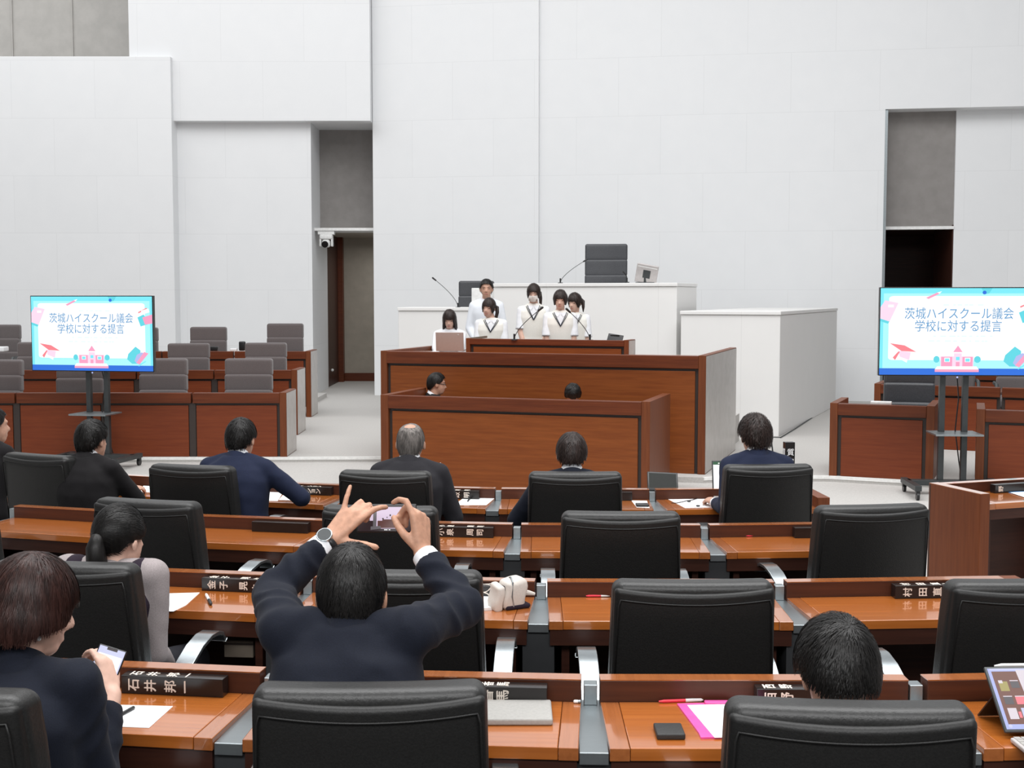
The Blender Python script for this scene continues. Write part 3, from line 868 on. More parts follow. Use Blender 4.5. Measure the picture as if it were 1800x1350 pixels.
def remesh(mb, voxel, it=4, fac=0.5):
    me = mb.mesh('tmp'); o = bpy.data.objects.new('tmp', me); COL.objects.link(o)
    r = o.modifiers.new('r', 'REMESH'); r.mode = 'VOXEL'; r.voxel_size = voxel; r.use_smooth_shade = True
    s = o.modifiers.new('s', 'SMOOTH'); s.factor = fac; s.iterations = it
    dg = bpy.context.evaluated_depsgraph_get(); dg.update()
    out = bpy.data.meshes.new_from_object(o.evaluated_get(dg))
    bpy.data.objects.remove(o); bpy.data.meshes.remove(me)
    return out
def mesh_obj(name, me, mat, parent=None):
    me.materials.clear(); me.materials.append(mat)
    o = bpy.data.objects.new(name, me); COL.objects.link(o)
    if parent is not None: o.parent = parent
    return o
def soften(me, it=4):
    o = bpy.data.objects.new('tmp', me); COL.objects.link(o)
    s = o.modifiers.new('s', 'SMOOTH'); s.factor = .5; s.iterations = it
    dg = bpy.context.evaluated_depsgraph_get(); dg.update()
    out = bpy.data.meshes.new_from_object(o.evaluated_get(dg))
    bpy.data.objects.remove(o); bpy.data.meshes.remove(me)
    return out
def wrinkle(me, amp, freq, seed=0, aniso=(1, 1, 1)):
    off = Vector((seed * 3.1, seed * 1.7, seed))
    for v in me.vertices:
        p = Vector((v.co.x * aniso[0], v.co.y * aniso[1], v.co.z * aniso[2])) * freq + off
        n = noise.noise(p); n2 = noise.noise(p * 2.3 + Vector((5, 1, 2)))
        v.co += v.normal * amp * ((1 - abs(n) * 2.2) * .7 + n2 * .5)
def ik(S, W, la, lf, pole):
    d = W - S; L = d.length
    if L > (la + lf) * .985:
        k = L / ((la + lf) * .985); la *= k; lf *= k
    t = d.normalized()
    a = (la * la - lf * lf + L * L) / (2 * L)
    h = math.sqrt(max(1e-6, la * la - a * a))
    p = (pole - t * pole.dot(t)).normalized()
    return S + t * a + p * h
HAND_POSES = {
    'relaxed': ([(25, 30, 18), (28, 34, 20), (32, 38, 22), (36, 40, 24)], (-4, 0, 5, 10), None),
    'flat': ([(10, 12, 8), (10, 12, 8), (12, 14, 8), (14, 16, 10)], (-6, 0, 6, 12), None),
    'grip': ([(45, 55, 35), (50, 60, 40), (55, 62, 40), (60, 64, 42)], (-2, 0, 3, 6), None)}
def hand_caps(mb, wrist, d, back, side, pose='relaxed', s=1.0, seg=10):
    """side +1 right hand, -1 left hand; d wrist->fingers, back = normal of the back of the hand"""
    y = d.normalized(); z = (back - y * back.dot(y)).normalized(); x = y.cross(z)
    ts = -side
    curls, spread, thumb = HAND_POSES[pose] if isinstance(pose, str) else pose
    def P(a, b, c): return wrist + (x * a * ts + y * b + z * c) * s
    bases = [(.027, .090, .002), (.0085, .094, .004), (-.0095, .090, .003), (-.026, .080, 0)]
    lens = [(.040, .024, .020), (.044, .028, .021), (.040, .026, .020), (.031, .019, .018)]
    rads = [.0088, .009, .0085, .0076]
    for (bx_, by_, bz_) in bases:
        mb.cap(P(bx_ * .45, .005, 0), P(bx_, by_, bz_), .0135 * s, .0098 * s, seg)
    mb.cap(P(.012, .03, -.003), P(-.012, .03, -.003), .016 * s, .015 * s, seg)
    mb.cap(P(.012, .06, -.002), P(-.014, .058, -.002), .014 * s, .013 * s, seg)
    for i in range(4):
        p = P(*bases[i]); a = 0; sp = math.radians(spread[i])
        for j in range(3):
            a += math.radians(curls[i][j])
            dv = (y * math.cos(sp) - x * ts * math.sin(sp)) * math.cos(a) - z * math.sin(a)
            q = p + dv * lens[i][j] * s
            mb.cap(p, q, rads[i] * s * (1.03 - .07 * j), rads[i] * s * (.97 - .07 * j), seg)
            p = q
    th = thumb or [(.016, .015, -.006), (.040, .048, -.014), (.050, .078, -.020), (.050, .102, -.026)]
    for j in range(3):
        mb.cap(P(*th[j]), P(*th[j + 1]), (.0125, .0108, .0096)[j] * s, (.0112, .0098, .0080)[j] * s, seg)
def euler_m(yaw, pitch, roll): return Matrix.Rotation(yaw, 3, 'Z') @ Matrix.Rotation(pitch, 3, 'X') @ Matrix.Rotation(roll, 3, 'Y')
def lerp_tab(tab, a):
    for (a0, z0), (a1, z1) in zip(tab, tab[1:]):
        if a <= a1: 
            k = (a - a0) / (a1 - a0); k = k * k * (3 - 2 * k)
            return z0 + (z1 - z0) * k
    return tab[-1][1]
HAIRLINE = {
    'short': [(0, .190), (35, .188), (58, .150), (72, .128), (92, .132), (112, .082), (135, .050), (180, .044)],
    'crop': [(0, .188), (35, .186), (58, .150), (75, .130), (95, .134), (112, .090), (135, .062), (180, .056)],
    'bob': [(0, .150), (38, .150), (50, .115), (60, .090), (84, .076), (108, .046), (180, .022)],
    'pony': [(0, .158), (40, .155), (62, .125), (80, .118), (100, .112), (125, .072), (180, .058)],
    'girl': [(0, .152), (34, .146), (46, .10), (58, .058), (72, .052), (84, .10), (102, .112), (125, .072), (180, .058)],
    'long': [(0, .150), (40, .145), (55, .06), (70, -.05), (180, -.09)]}
def hair(name, mat, parent, Hm, hs, style, t=.013, seed=1, nstr=0, whorl=(0.012, -.06, .21), lock=.006, strand_w=.0011, lift=.004, bald=None, spot=None):
    tab = HAIRLINE[style]; cz = .135; cy = -.010
    rx, ry, rz = .0745 + t, .0945 + t, .098 + t * 1.15
    longish = style in ('bob', 'long')
    def fac(z):
        d_ = max(0, cz - z)
        if style == 'bob': return 1 + .07 * math.sin(min(1, d_ / .09) * PI) - .12 * max(0, d_ - .09) / .06
        if style == 'long': return 1 + .05 * min(1, d_ / .1) + .15 * max(0, d_ - .12)
        return 1 - .21 * min(1.4, (d_ / .095)) ** 2
    def surf(a, z):
        if z >= cz: f = math.sqrt(max(0, 1 - ((z - cz) / rz) ** 2))
        else: f = fac(z)
        n = noise.noise(Vector((math.sin(a) * 2.2 + seed, math.cos(a) * 2.2, z * 14))) * lock
        n += noise.noise(Vector((math.sin(a) * 9 + seed, math.cos(a) * 9, z * 8))) * lock * .5
        if spot:
            q = Vector((math.sin(a) * rx * f, cy + math.cos(a) * ry * f, z)); d_ = (q - Vector(spot[0])).length
            k = max(0, 1 - (d_ / spot[1]) ** 2) * (t + .009)
            c_ = Vector((0, cy, cz)); u_ = (q - c_).normalized() * k
            return q - u_ + Vector((math.sin(a) * n, math.cos(a) * n, n * .4)) * (0 if k > .004 else 1)
        return Vector((math.sin(a) * (rx * f + n), cy + math.cos(a) * (ry * f + n), z + n * .4))
    NA, NZ = 44, 18
    rings = []
    for j in range(NZ + 2):
        ring = []
        for i in range(NA):
            a = -PI + 2 * PI * i / NA
            ze = lerp_tab(tab, abs(math.degrees(a)))
            if j <= NZ:
                u = (j + .15) / (NZ + .15)
                if ze >= cz:
                    th = u * math.acos(min(1, (ze - cz) / rz)); z = cz + rz * math.cos(th)
                else:
                    if u < .6: z = cz + rz * math.cos(u / .6 * PI / 2)
                    else: z = cz + (ze - cz) * (u - .6) / .4
                p = surf(a, z)
            else:
                p = surf(a, ze); p = Vector((p.x * .84, cy + (p.y - cy) * .84, p.z + .006))
            ring.append(Hm @ (p * hs))
        rings.append(ring)
    mb = MB().loft([r[::-1] for r in rings])
    rnd = random.Random(seed)
    W = Vector(whorl); ctr = Vector((0, cy, cz))
    def proj(p):
        if p.z >= cz:
            q = p - ctr; k = math.sqrt((q.x / rx) ** 2 + (q.y / ry) ** 2 + (q.z / rz) ** 2)
            return ctr + q / k
        f = fac(p.z); q = Vector((p.x / rx, (p.y - cy) / ry)); q.normalize()
        return Vector((q.x * rx * f, cy + q.y * ry * f, p.z))
    vs = []; fs = []
    for k in range(nstr):
        a = rnd.uniform(-PI, PI)
        ze = lerp_tab(tab, abs(math.degrees(a)))
        zt = cz + rz
        z = ze + (zt - ze) * (1 - rnd.random() ** .8)
        p = surf(a, min(z, zt - .0005))
        if spot and (p - Vector(spot[0])).length < spot[1] * 1.05: continue
        L = rnd.uniform(.035, .065) if not longish else rnd.uniform(.06, .10)
        n_ = 5; o = len(vs); ok = True; wv = Vector((rnd.uniform(-.3, .3), rnd.uniform(-.3, .3), 0))
        row = []
        for q in range(n_):
            nrm = (p - ctr).normalized()
            d_ = (p - W); d_ = d_ - nrm * d_.dot(nrm)
            if d_.length < 1e-4: d_ = Vector((1, 0, 0))
            d_ = d_.normalized() + wv + Vector((0, 0, -.35 if not longish else -1.2))
            d_ = (d_ - nrm * d_.dot(nrm)).normalized()
            sd = d_.cross(nrm) * strand_w * (1 - (q / (n_ - 1)) ** 2 * .9)
            pp = p + nrm * (lift * (.1 + .9 * math.sin(PI * (.1 + .75 * q / (n_ - 1)))) * rnd.uniform(.6, 1.3))
            row.append((pp + sd, pp - sd))
            p = proj(p + d_ * L / n_)
            if p.z < lerp_tab(tab, abs(math.degrees(math.atan2(p.x, p.y - cy)))) - .012: break
        if len(row) < 3: continue
        for A, B in row: vs += [Hm @ (A * hs), Hm @ (B * hs)]
        fs += [(o + 2 * q, o + 2 * q + 1, o + 2 * q + 3, o + 2 * q + 2) for q in range(len(row) - 1)]
    mb.add(vs, fs)
    return mb.build(name, mat, parent, smooth='all')
def collar_ring(mb, n0, axis, fwd, r0, r1, h0, h1, dip=.02, th=.004, seg=28, gap=0):
    """band around the neck; lower at the front by dip"""
    ax = axis.normalized(); f = (fwd - ax * fwd.dot(ax)).normalized(); sd = f.cross(ax)
    rr = []
    for (r_, h_) in ((r0, h0), (r1, h1), (r1 - th, h1), (r0 - th, h0)):
        ring = []
        for i in range(seg):
            a = 2 * PI * i / seg
            ring.append(n0 + (sd * math.sin(a) * .95 + f * math.cos(a)) * r_ + ax * (h_ - dip * (.5 + .5 * math.cos(a))))
        rr.append(ring)
    rr.append(rr[0])
    return mb.loft(rr, caps=False)
def person(label, base, yaw, head, hyaw=0.0, hpitch=0.0, hroll=0.0, hip=None, hs=.93, s=.95, wide=1.0, sit=True, shl=(0, 0), sh_up=0.0,
           hands=None, skin='skin', voxel=.009, top='suit', cmat='suit_navy', under='shirt', trs='trousers', hairspec=None, face=False, lean_t=None,
           wr=.0, cuffs=True, bodyw=1.0, extra=None, group=None, poles=None, legs_fwd=.40, nbz=0.0, arm=1.0, cuff_to=1.0, hsc=1.0, folds=0.0):
    """head: world position of the middle of the head; base: floor point; hands: [(wrist, dir, back, pose), ...] for left, right in world space"""
    O = Matrix.Translation(Vector(base)) @ Matrix.Rotation(yaw, 4, 'Z'); OI = O.inverted()
    loc = lambda p: OI @ Vector(p)
    rot = O.to_3x3().inverted()
    hc = loc(head)
    Rh = euler_m(hyaw, hpitch, hroll)                          # relative to the body
    Hm = Matrix.Translation(hc) @ Rh.to_4x4() @ Matrix.Translation(Vector((0, 0, -.125 * hs)))
    hip = Vector(hip) if hip else Vector((0, 0, .55 if sit else .86))
    neck0 = Hm @ Vector((0, -.022 * hs, .06 * hs))
    nb = hc + Vector((0, -.045, -.150 * hs + nbz)) + Vector((0, -.03 * math.sin(-hpitch) if hpitch < 0 else 0, 0))
    nb = nb + Vector((shl[0], shl[1], 0))
    spine = nb - hip; sl = spine.length; sd = spine.normalized()
    X = Vector((1, 0, 0)); depth = sd.cross(X) * -1
    depth = X.cross(sd) * -1 if X.cross(sd).y > 0 else X.cross(sd)
    depth = Vector((0, abs(sd.z), -sd.y if sd.z > 0 else sd.y)).normalized()   # points forward
    bulge = -.035 if sit else -.01
    def sp(t): return hip + spine * t + depth * (bulge * math.sin(PI * t))
    def ring(t, hw, hd, n=28):
        c = sp(t); out = []
        for i in range(n):
            a = 2 * PI * i / n
            ca, sa = math.cos(a), math.sin(a)
            e = .8
            out.append(c + X * hw * math.copysign(abs(ca) ** e, ca) + depth * hd * math.copysign(abs(sa) ** e, sa))
        return out
    sw = .165 * s * wide
    prof = [(-.10, .10, .08), (-.06, .15, .11), (.08, .168, .118), (.30, .155, .110), (.52, .166, .118), (.72, .178, .118), (.86, .165, .10), (.95, .115, .078), (1.03, .065, .06)]
    def torso(mb, g):
        mb.loft([ring(t, (hw * bodyw * s * wide + g), (hd * bodyw * s + g)) for t, hw, hd in prof])
    up = Vector((0, 0, sh_up))
    SH = [sp(.88) + X * sx_ * sw + up * 1.0 + depth * (.0) for sx_ in (-1, 1)]
    # arms
    AR = []
    for k, sx_ in enumerate((-1, 1)):
        hd_ = hands[k] if hands and hands[k] else None
        la, lf = .275 * s * arm, .245 * s * arm
        if hd_:
            w_ = loc(hd_[0]); dv = rot @ Vector(hd_[1]); bk = rot @ Vector(hd_[2]); pose = hd_[3]
        elif sit:
            w_ = SH[k] + Vector((sx_ * .03, .27, -.34)); dv = Vector((-sx_ * .3, 1, -.1)); bk = Vector((0, 0, 1)); pose = 'relaxed'
        else:
            w_ = SH[k] + Vector((-sx_ * .04, .13, -.46)); dv = Vector((-sx_ * .25, .25, -1)); bk = Vector((sx_, .4, 0)); pose = 'relaxed'
        pole = Vector(poles[k]) if poles and poles[k] else Vector((sx_ * .6, -.3, -.9))
        el = ik(SH[k], w_, la, lf, pole)
        AR.append((SH[k], el, w_, dv, bk, pose))
    # body: one continuous skin
    mb = MB()
    mb.loft([ring(t, hw * s * wide * .9, hd * s * .88) for t, hw, hd in prof])
    mb.cap(sp(.95), neck0, .056 * s, .052 * hs, 16)
    hl = lambda p: Hm @ (Vector(p) * hs)
    R3 = Rh.to_4x4()
    mb.ell(hl((0, -.010, .140)), (.0745 * hs, .0945 * hs, .090 * hs), 22, 14, R3)
    mb.ell(hl((0, .026, .085)), (.061 * hs, .066 * hs, .080 * hs), 18, 12, R3)
    mb.ell(hl((0, .044, .034)), (.043 * hs, .044 * hs, .034 * hs), 14, 8, R3)
    mb.cap(hl((0, .090, .118)), hl((0, .106, .088)), .009 * hs, .0125 * hs)
    mb.cap(hl((-.012, .092, .082)), hl((.012, .092, .082)), .010 * hs, .010 * hs)
    mb.cap(hl((-.018, .082, .052)), hl((.018, .082, .052)), .010 * hs)
    mb.cap(hl((-.034, .080, .142)), hl((.034, .080, .142)), .011 * hs)
    for sx_ in (-1, 1):
        mb.ell(hl((sx_ * .081, -.006, .103)), (.0095 * hs, .018 * hs, .031 * hs), 10, 8, R3 @ Matrix.Rotation(sx_ * .35, 4, 'Z'))
        mb.cap(hl((sx_ * .07, .0, .104)), hl((sx_ * .076, -.004, .1)), .012 * hs)
    for k, (S_, E_, W_, dv, bk, pose) in enumerate(AR):
        mb.cap(sp(.85) + X * (-.07, .07)[k], S_, .055 * s, .050 * s)
        ka = .84 if top == 'suit' else 1.0
        mb.cap(S_, E_, .047 * s * ka, .040 * s * ka); mb.cap(E_, W_, .039 * s * ka, .0255 * s)
        hand_caps(mb, W_, dv, bk, (-1, 1)[k], pose, .98 * s * hsc)
    LG = []
    for sx_ in (-1, 1):
        h_ = hip + Vector((sx_ * .085 * s, 0, -.02))
        if sit:
            kn = Vector((sx_ * .10, h_.y + legs_fwd, .50)); an = Vector((sx_ * .10, kn.y + .02, .085))
        else:
            kn = h_ + Vector((sx_ * .005, .02, -h_.z * .46)); an = Vector((h_.x + sx_ * .01, h_.y - .01, .085))
        LG.append((h_, kn, an))
        mb.cap(h_, kn, .072 * s, .052 * s); mb.cap(kn, an, .050 * s, .034 * s); mb.cap(an, an + Vector((0, .13, -.05)), .034, .03)
    body = mesh_obj('person', remesh(mb, voxel, 3), M[skin])
    tag(body, label, 'person', group)
    body.matrix_world = O
    # clothes
    sleeve_to = .90 * cuff_to
    cv = .0075 if voxel < .006 else max(.009, voxel)
    if top in ('suit', 'vestshirt', 'longshirt'):
        g = .020
        smb = MB()
        if top == 'vestshirt':
            torso(smb, .008)
        else: torso(smb, g)
        for k, (S_, E_, W_, *_r) in enumerate(AR):
            smb.cap(sp(.84) + X * (-.08, .08)[k], S_, .066 * s, .061 * s, 16)
            smb.cap(sp(.985) + X * (-.035, .035)[k], S_ + Vector((0, 0, .004)), .050 * s, .056 * s, 16)
            smb.cap(S_, E_, .061 * s, .052 * s, 16)
            e2 = E_ + (W_ - E_) * sleeve_to
            smb.cap(E_, E_ + (e2 - E_) * .5, .053 * s, .047 * s, 16)
            smb.tube([E_ + (e2 - E_) * .3, e2], [.050 * s, .040 * s], 16)
        me = remesh(smb, cv, 12 if cv > .0065 else 18)
        if wr: wrinkle(me, wr, 10, len(label), (1.2, 1, .8))
        if folds:
            for S_, E_, W_, *_r in AR:
                for A_, B_ in ((S_, E_), (E_, W_)):
                    ab = B_ - A_; L2 = ab.length_squared
                    for v in me.vertices:
                        u = (v.co - A_).dot(ab) / L2
                        if -.1 < u < .95:
                            q = v.co - (A_ + ab * u)
                            if q.length < .085:
                                w_ = math.sin(PI * max(0, min(1, (u + .1) / 1.05)))
                                ph = noise.noise(v.co * 9) * 2.6 + q.normalized().x * 1.8 + q.normalized().z * 1.2
                                v.co += v.normal * folds * w_ * (1 - 2 * abs(math.sin(u * 9.5 + ph)) ** .8)
            me = soften(me, 5)
        mesh_obj({'suit': 'jacket', 'vestshirt': 'shirt', 'longshirt': 'shirt'}[top], me, M[cmat if top != 'vestshirt' else under], body)
    elif top == 'student':
        smb = MB(); torso(smb, .006)
        for k, (S_, E_, W_, *_r) in enumerate(AR):
            smb.cap(sp(.84) + X * (-.08, .08)[k], S_, .060 * s, .056 * s, 16)
            smb.tube([S_, S_ + (E_ - S_) * .45, S_ + (E_ - S_) * .88], [.057 * s, .059 * s, .066 * s], 16)
        me = remesh(smb, cv, 3); wrinkle(me, .002, 14, 3)
        mesh_obj('shirt', me, M[under], body)
    ax = (neck0 - sp(.97)).normalized()
    fw = Vector((0, 1, 0))
    if top in ('suit',):
        collar_ring(MB(), sp(1.0) - ax * .012, ax, fw, .066 * s, .0625 * s, .02, .070, .04).build('shirt_collar', M[under], body, smooth='all')
        jc = MB(); collar_ring(jc, sp(1.0) - ax * .016, ax, fw, .072 * s, .073 * s, -.045, .048, .05, .006)
        jc.build('jacket_collar', M[cmat], body, smooth='all')
        if cuffs:
            for k, (S_, E_, W_, *_r) in enumerate(AR):
                a_ = (W_ - E_).normalized()
                MB().tube([E_ + (W_ - E_) * .84 * cuff_to, W_ + a_ * (.008 - (1 - cuff_to) * .23)], [.038 * s, .034 * s], 18).build('shirt_cuff', M[under], body, smooth=True)
    else:
        collar_ring(MB(), sp(1.0) - ax * .008, ax, fw, .078 * s, .062 * s, -.004, .034, .03).build('shirt_collar', M[under if top != 'longshirt' else cmat], body, smooth='all')
    if top in ('student', 'vestshirt'):
        vmb = MB(); torso(vmb, .017)
        for k, (S_, *_r) in enumerate(AR):
            vmb.cap(sp(.85) + X * (-.07, .07)[k], sp(.88) + X * (-1, 1)[k] * sw * .80 + up, .064 * s, .062 * s, 14)
        me = remesh(vmb, cv, 3)
        vest = mesh_obj('vest', me, M[cmat], body)
        if top == 'student':
            bv = BVHTree.FromPolygons([v.co.copy() for v in me.vertices], [tuple(p.vertices) for p in me.polygons])
            def on(x, t, off):
                o_ = sp(t) + X * x + depth * .5
                hit = bv.ray_cast(o_, -depth)
                return (hit[0] + depth * off) if hit[0] is not None else sp(t) + X * x + depth * .12
            vp = [(-.072, .985), (-.056, .91), (-.028, .80), (0, .69), (.028, .80), (.056, .91), (.072, .985)]
            P_ = []
            for i in range(len(vp) - 1):
                for q in range(4):
                    u = q / 4; P_.append((vp[i][0] + (vp[i + 1][0] - vp[i][0]) * u, vp[i][1] + (vp[i + 1][1] - vp[i][1]) * u))
            P_.append(vp[-1])
            # shirt front inside the neckline, as a thin shell on the chest
            L = [on(x, t, .004) for x, t in P_]; ctrl = [on(0, t, .004) for x, t in P_]
            pm = MB(); vs = []; fs = []
            for i, p in enumerate(L): vs += [p, ctrl[i], p - depth * .006, ctrl[i] - depth * .006]
            for i in range(len(L) - 1):
                fs += [(4 * i, 4 * i + 1, 4 * i + 5, 4 * i + 4), (4 * i + 2, 4 * i + 6, 4 * i + 7, 4 * i + 3)]
            pm.add(vs, fs).build('shirt_front', M[under], vest)
            for off_x, nm in ((0, 0), (.014, 1)):
                pts = [on(x * (1 + off_x * 14) , t - off_x * 1.4, .007) for x, t in P_]
                MB().tube(pts, .0038, 6).build('neck_stripe', M['trim_navy'], vest, smooth=True)
            for sx_ in (-1, 1):
                q = [on(sx_ * .008, .95, .012), on(sx_ * .050, 1.0, .012), on(sx_ * .058, .93, .013), on(sx_ * .034, .885, .013)]
                MB().plate(q if sx_ < 0 else q[::-1], .006, depth).build('collar_wing', M[under], body)
    # trousers and shoes
    tm = MB()
    tm.loft([ring(t, (hw * s * wide + .012), (hd * s + .012)) for t, hw, hd in prof[:3]])
    for h_, kn, an in LG:
        tm.cap(h_, kn, .088 * s, .066 * s); tm.cap(kn, an + Vector((0, 0, .02)), .064 * s, .050 * s)
    mesh_obj('trousers', remesh(tm, .014, 3), M[trs], body)
    for h_, kn, an in LG:
        MB().rbox((an.x, an.y + .055, .043), (.09, .26, .085), .035, lambda p: (p[0] * (1 - .8 * max(0, p[1]) ), p[1], p[2] * (1 - 1.6 * max(0, p[1]))), flat=3).build('shoe', M['shoe'], body, smooth='all')
    # hair
    if hairspec:
        hk = dict(hairspec); hm_ = hk.pop('mat', 'hair_black'); pony = hk.pop('ponytail', None)
        ho = hair('hair', M[hm_], body, Hm, hs, **hk)
        if pony:
            pts = [hl(p) for p in pony[0]]
            MB().tube(pts, [r * hs for r in pony[1]], 12).build('ponytail', M[hm_], ho, smooth='all')
    if face:
        me = body.data
        bv = BVHTree.FromPolygons([v.co.copy() for v in me.vertices], [tuple(p.vertices) for p in me.polygons])
        fd = Rh @ Vector((0, 1, 0))
        def fp(x, z, off=0.0):
            h_ = bv.ray_cast(hl((x, .3, z)), -fd)
            return (h_[0] if h_[0] is not None else hl((x, .09, z))) + fd * off
        for sx_ in (-1, 1):
            c_ = fp(sx_ * .031, .121, -.002)
            MB().ell(c_, (.012 * hs, .004, .0052 * hs), 12, 8, R3).build('eye', M['eye'], body, smooth='all')
            MB().tube([fp(sx_ * .016, .140, .001), fp(sx_ * .032, .1445, .001), fp(sx_ * .047, .139, .0)], .0028 * hs, 6).build('eyebrow', M['hair_dark'], body, smooth='all')
        if face != 'mask':
            MB().tube([fp(-.022, .052, .0), fp(-.010, .0535, .001), fp(0, .0525, .001), fp(.010, .0535, .001), fp(.022, .052, .0)], [.002, .0042, .0042, .0042, .002], 8).build('mouth', M['lips'], body, smooth='all')
        else:
            vs = []; fs = []
            for j in range(7):
                z_ = .018 + .080 * j / 6
                for i in range(13):
                    x_ = (-.060 + .120 * i / 12) * (1 - .18 * abs(j / 6 - .55))
                    vs.append(fp(x_, z_, .007 + .004 * math.sin(PI * j / 6)))
            n_ = len(vs)
            vs += [v - fd * .003 for v in vs]
            for j in range(6):
                for i in range(12):
                    a_ = j * 13 + i; fs.append((a_, a_ + 1, a_ + 14, a_ + 13)); fs.append((n_ + a_, n_ + a_ + 13, n_ + a_ + 14, n_ + a_ + 1))
            mk = MB().add(vs, fs).build('face_mask', M['mask'], body, smooth='all')
            gl = MB()
            for sx_ in (-1, 1):
                c_ = fp(sx_ * .031, .120, .012)
                gl.tube([c_ + Rh @ Vector((math.cos(a) * .021, 0, math.sin(a) * .016)) * hs for a in [k * PI / 8 for k in range(17)]], .0014, 6)
                gl.tube([c_ + Rh @ Vector((sx_ * .021 * hs, 0, 0)), hl((sx_ * .079, .0, .125))], .0014, 6)
            gl.tube([fp(-.011, .121, .013), fp(.011, .121, .013)], .0014, 6)
            gl.build('glasses', M['metal_dark'], body)
    if extra: extra(body, Hm, hs, hl, loc, rot, AR, sp)
    return body
def HP(px, top, Y, hs=.93):
    p = at(px, top, Y); p.z -= .122 * hs / .93; return p
D_ = math.radians
def hb(base, X=None): return base
# ---- the man taking a picture with his phone
hp = HP(618, 948, 2.90)
PHONE = at(680, 911, 3.30)
wl = at(578, 950, 3.15); wrr = at(743, 972, 3.15)
POSE_L = ([(14, 24, 16), (26, 82, 45), (20, 84, 46), (-12, 10, 5)], (-5, 1, 7, 27), [(.016, .012, -.006), (.046, .030, -.012), (.076, .046, -.014), (.104, .056, -.012)])
POSE_R = ([(22, 48, 34), (58, 70, 40), (60, 70, 42), (62, 70, 44)], (-3, 0, 3, 6), [(.016, .016, -.006), (.036, .046, -.022), (.034, .074, -.044), (.026, .094, -.060)])
def photo_extra(body, Hm, hs, hl, loc, rot, AR, sp):
    S_, E_, W_, dv, bk, pose = AR[0]
    a_ = (W_ - E_).normalized(); n_ = (bk - a_ * bk.dot(a_)).normalized(); c_ = W_ - a_ * .008
    sd = a_.cross(n_)
    w = MB().tube([c_ + (sd * math.cos(a) * .0335 + n_ * math.sin(a) * .029) for a in [k * PI / 12 for k in range(25)]], .0035, 8, False, flat=2.6, up=a_)
    st = w.build('watch_strap', M['black'], body, smooth='all')
    f_ = MB().cyl(c_ + n_ * .026, c_ + n_ * .036, .0205, 28).build('watch_case', M['alu'], st, smooth=True, bevel=.001)
    MB().cyl(c_ + n_ * .0355, c_ + n_ * .0368, .0175, 28).build('watch_face', M['metal_dark'], st, smooth=True)
    sp_ = MB()
    collar_ring(sp_, sp(1.0) - Vector((0, 0, .02)), Vector((0, -.1, 1)), Vector((0, 1, 0)), .105, .075, -.03, .035, .05, .006)
PHOTOG = person('person in navy suit raising both arms to take a picture with a phone', (-.372, 2.76, .11), D_(-2), hp, hyaw=D_(2), hpitch=D_(-14), hip=(0, .02, .56),
    sh_up=.055, hands=[(wl, (.62, .42, .66), (-.32, -.85, .42), POSE_L), (wrr, (-.10, .28, .95), (.80, -.55, .22), POSE_R)], poles=[(-.8, -.1, -.5), (.8, -.1, -.5)], arm=.86, hsc=1.13, nbz=.062, cuff_to=.93,
    skin='skin_hand', voxel=.0046, cmat='suit_navy', wr=.009, folds=.0055, wide=.93,
    hairspec=dict(style='crop', t=.012, seed=4, nstr=5200, whorl=(.004, -.052, .212), lock=.003, lift=.003, strand_w=.0007), extra=photo_extra)
# ---- bob haired woman with a phone
hp = HP(55, 974, 2.86)
BW = at(196, 1222, 2.97)
def bob_extra(body, Hm, hs, hl, loc, rot, AR, sp):
    MB().ell(hl((.083, -.002, .062)), (.006, .006, .007), 10, 8).build('earring', M['white_plastic'], body, smooth='all')
person('person with reddish brown bob and navy suit looking at a phone in the right hand', (-1.13, 2.74, .11), D_(-14), hp, hyaw=D_(-35), hpitch=D_(-14), hip=(0, .02, .56), sh_up=.03,
    hands=[None, (BW, (-.25, .45, .85), (.75, -.62, .10), ([(30, 50, 30), (40, 55, 34), (44, 58, 36), (48, 60, 38)], (-4, 0, 3, 6), [(.016, .016, -.006), (.036, .046, -.018), (.040, .076, -.030), (.036, .098, -.040)]))],
    poles=[None, (.22, -.6, -1)], cuffs=False, skin='skin_pale', voxel=.0055, cmat='suit_navy', wr=.005, folds=.004, under='suit_navy',
    hairspec=dict(style='bob', t=.024, seed=9, nstr=5200, whorl=(.0, -.03, .24), mat='hair_brown', lock=.004, lift=.003, strand_w=.0008), extra=bob_extra)
# ---- bowed man at right
hp = HP(1472, 1083, 2.74)
person('person with full black hair bowing the head, seated at right of the nearest row', (.70, 2.64, .11), D_(1), hp, hpitch=D_(-30), hyaw=D_(3), hip=(0, .0, .56), voxel=.0055,
    cmat='suit_navy', wr=.004, hairspec=dict(style='short', t=.022, seed=6, nstr=6000, whorl=(.014, -.088, .192), lock=.006, lift=.005, strand_w=.0009))
# ---- ponytail woman
hp = HP(210, 880, 4.25)
PW = at(293, 1172, 4.34)
person('person with black ponytail, dark vest and pale grey sleeve, seated at left of third row', (-1.37, 4.17, .06), D_(-14), hp, hyaw=D_(-14), hpitch=D_(-8), hip=(0, .0, .56), sh_up=.035,
    hands=[None, (PW, (.0, .5, -.85), (.9, -.2, .1), 'relaxed')], poles=[None, (.25, -.8, -.1)], skin='skin_pale', voxel=.007, nbz=.03, top='vestshirt', cmat='vest_navy', under='sleeve_grey', wr=.004,
    hairspec=dict(style='pony', t=.012, seed=12, nstr=2600, whorl=(-.02, -.10, .12), mat='hair_black', lock=.002, lift=.002, strand_w=.0009,
                  ponytail=([(.0, -.085, .125), (.002, -.112, .118), (.004, -.118, .085), (.006, -.11, .03), (.006, -.10, -.04), (.006, -.092, -.09)], [.018, .026, .036, .038, .028, .008])))
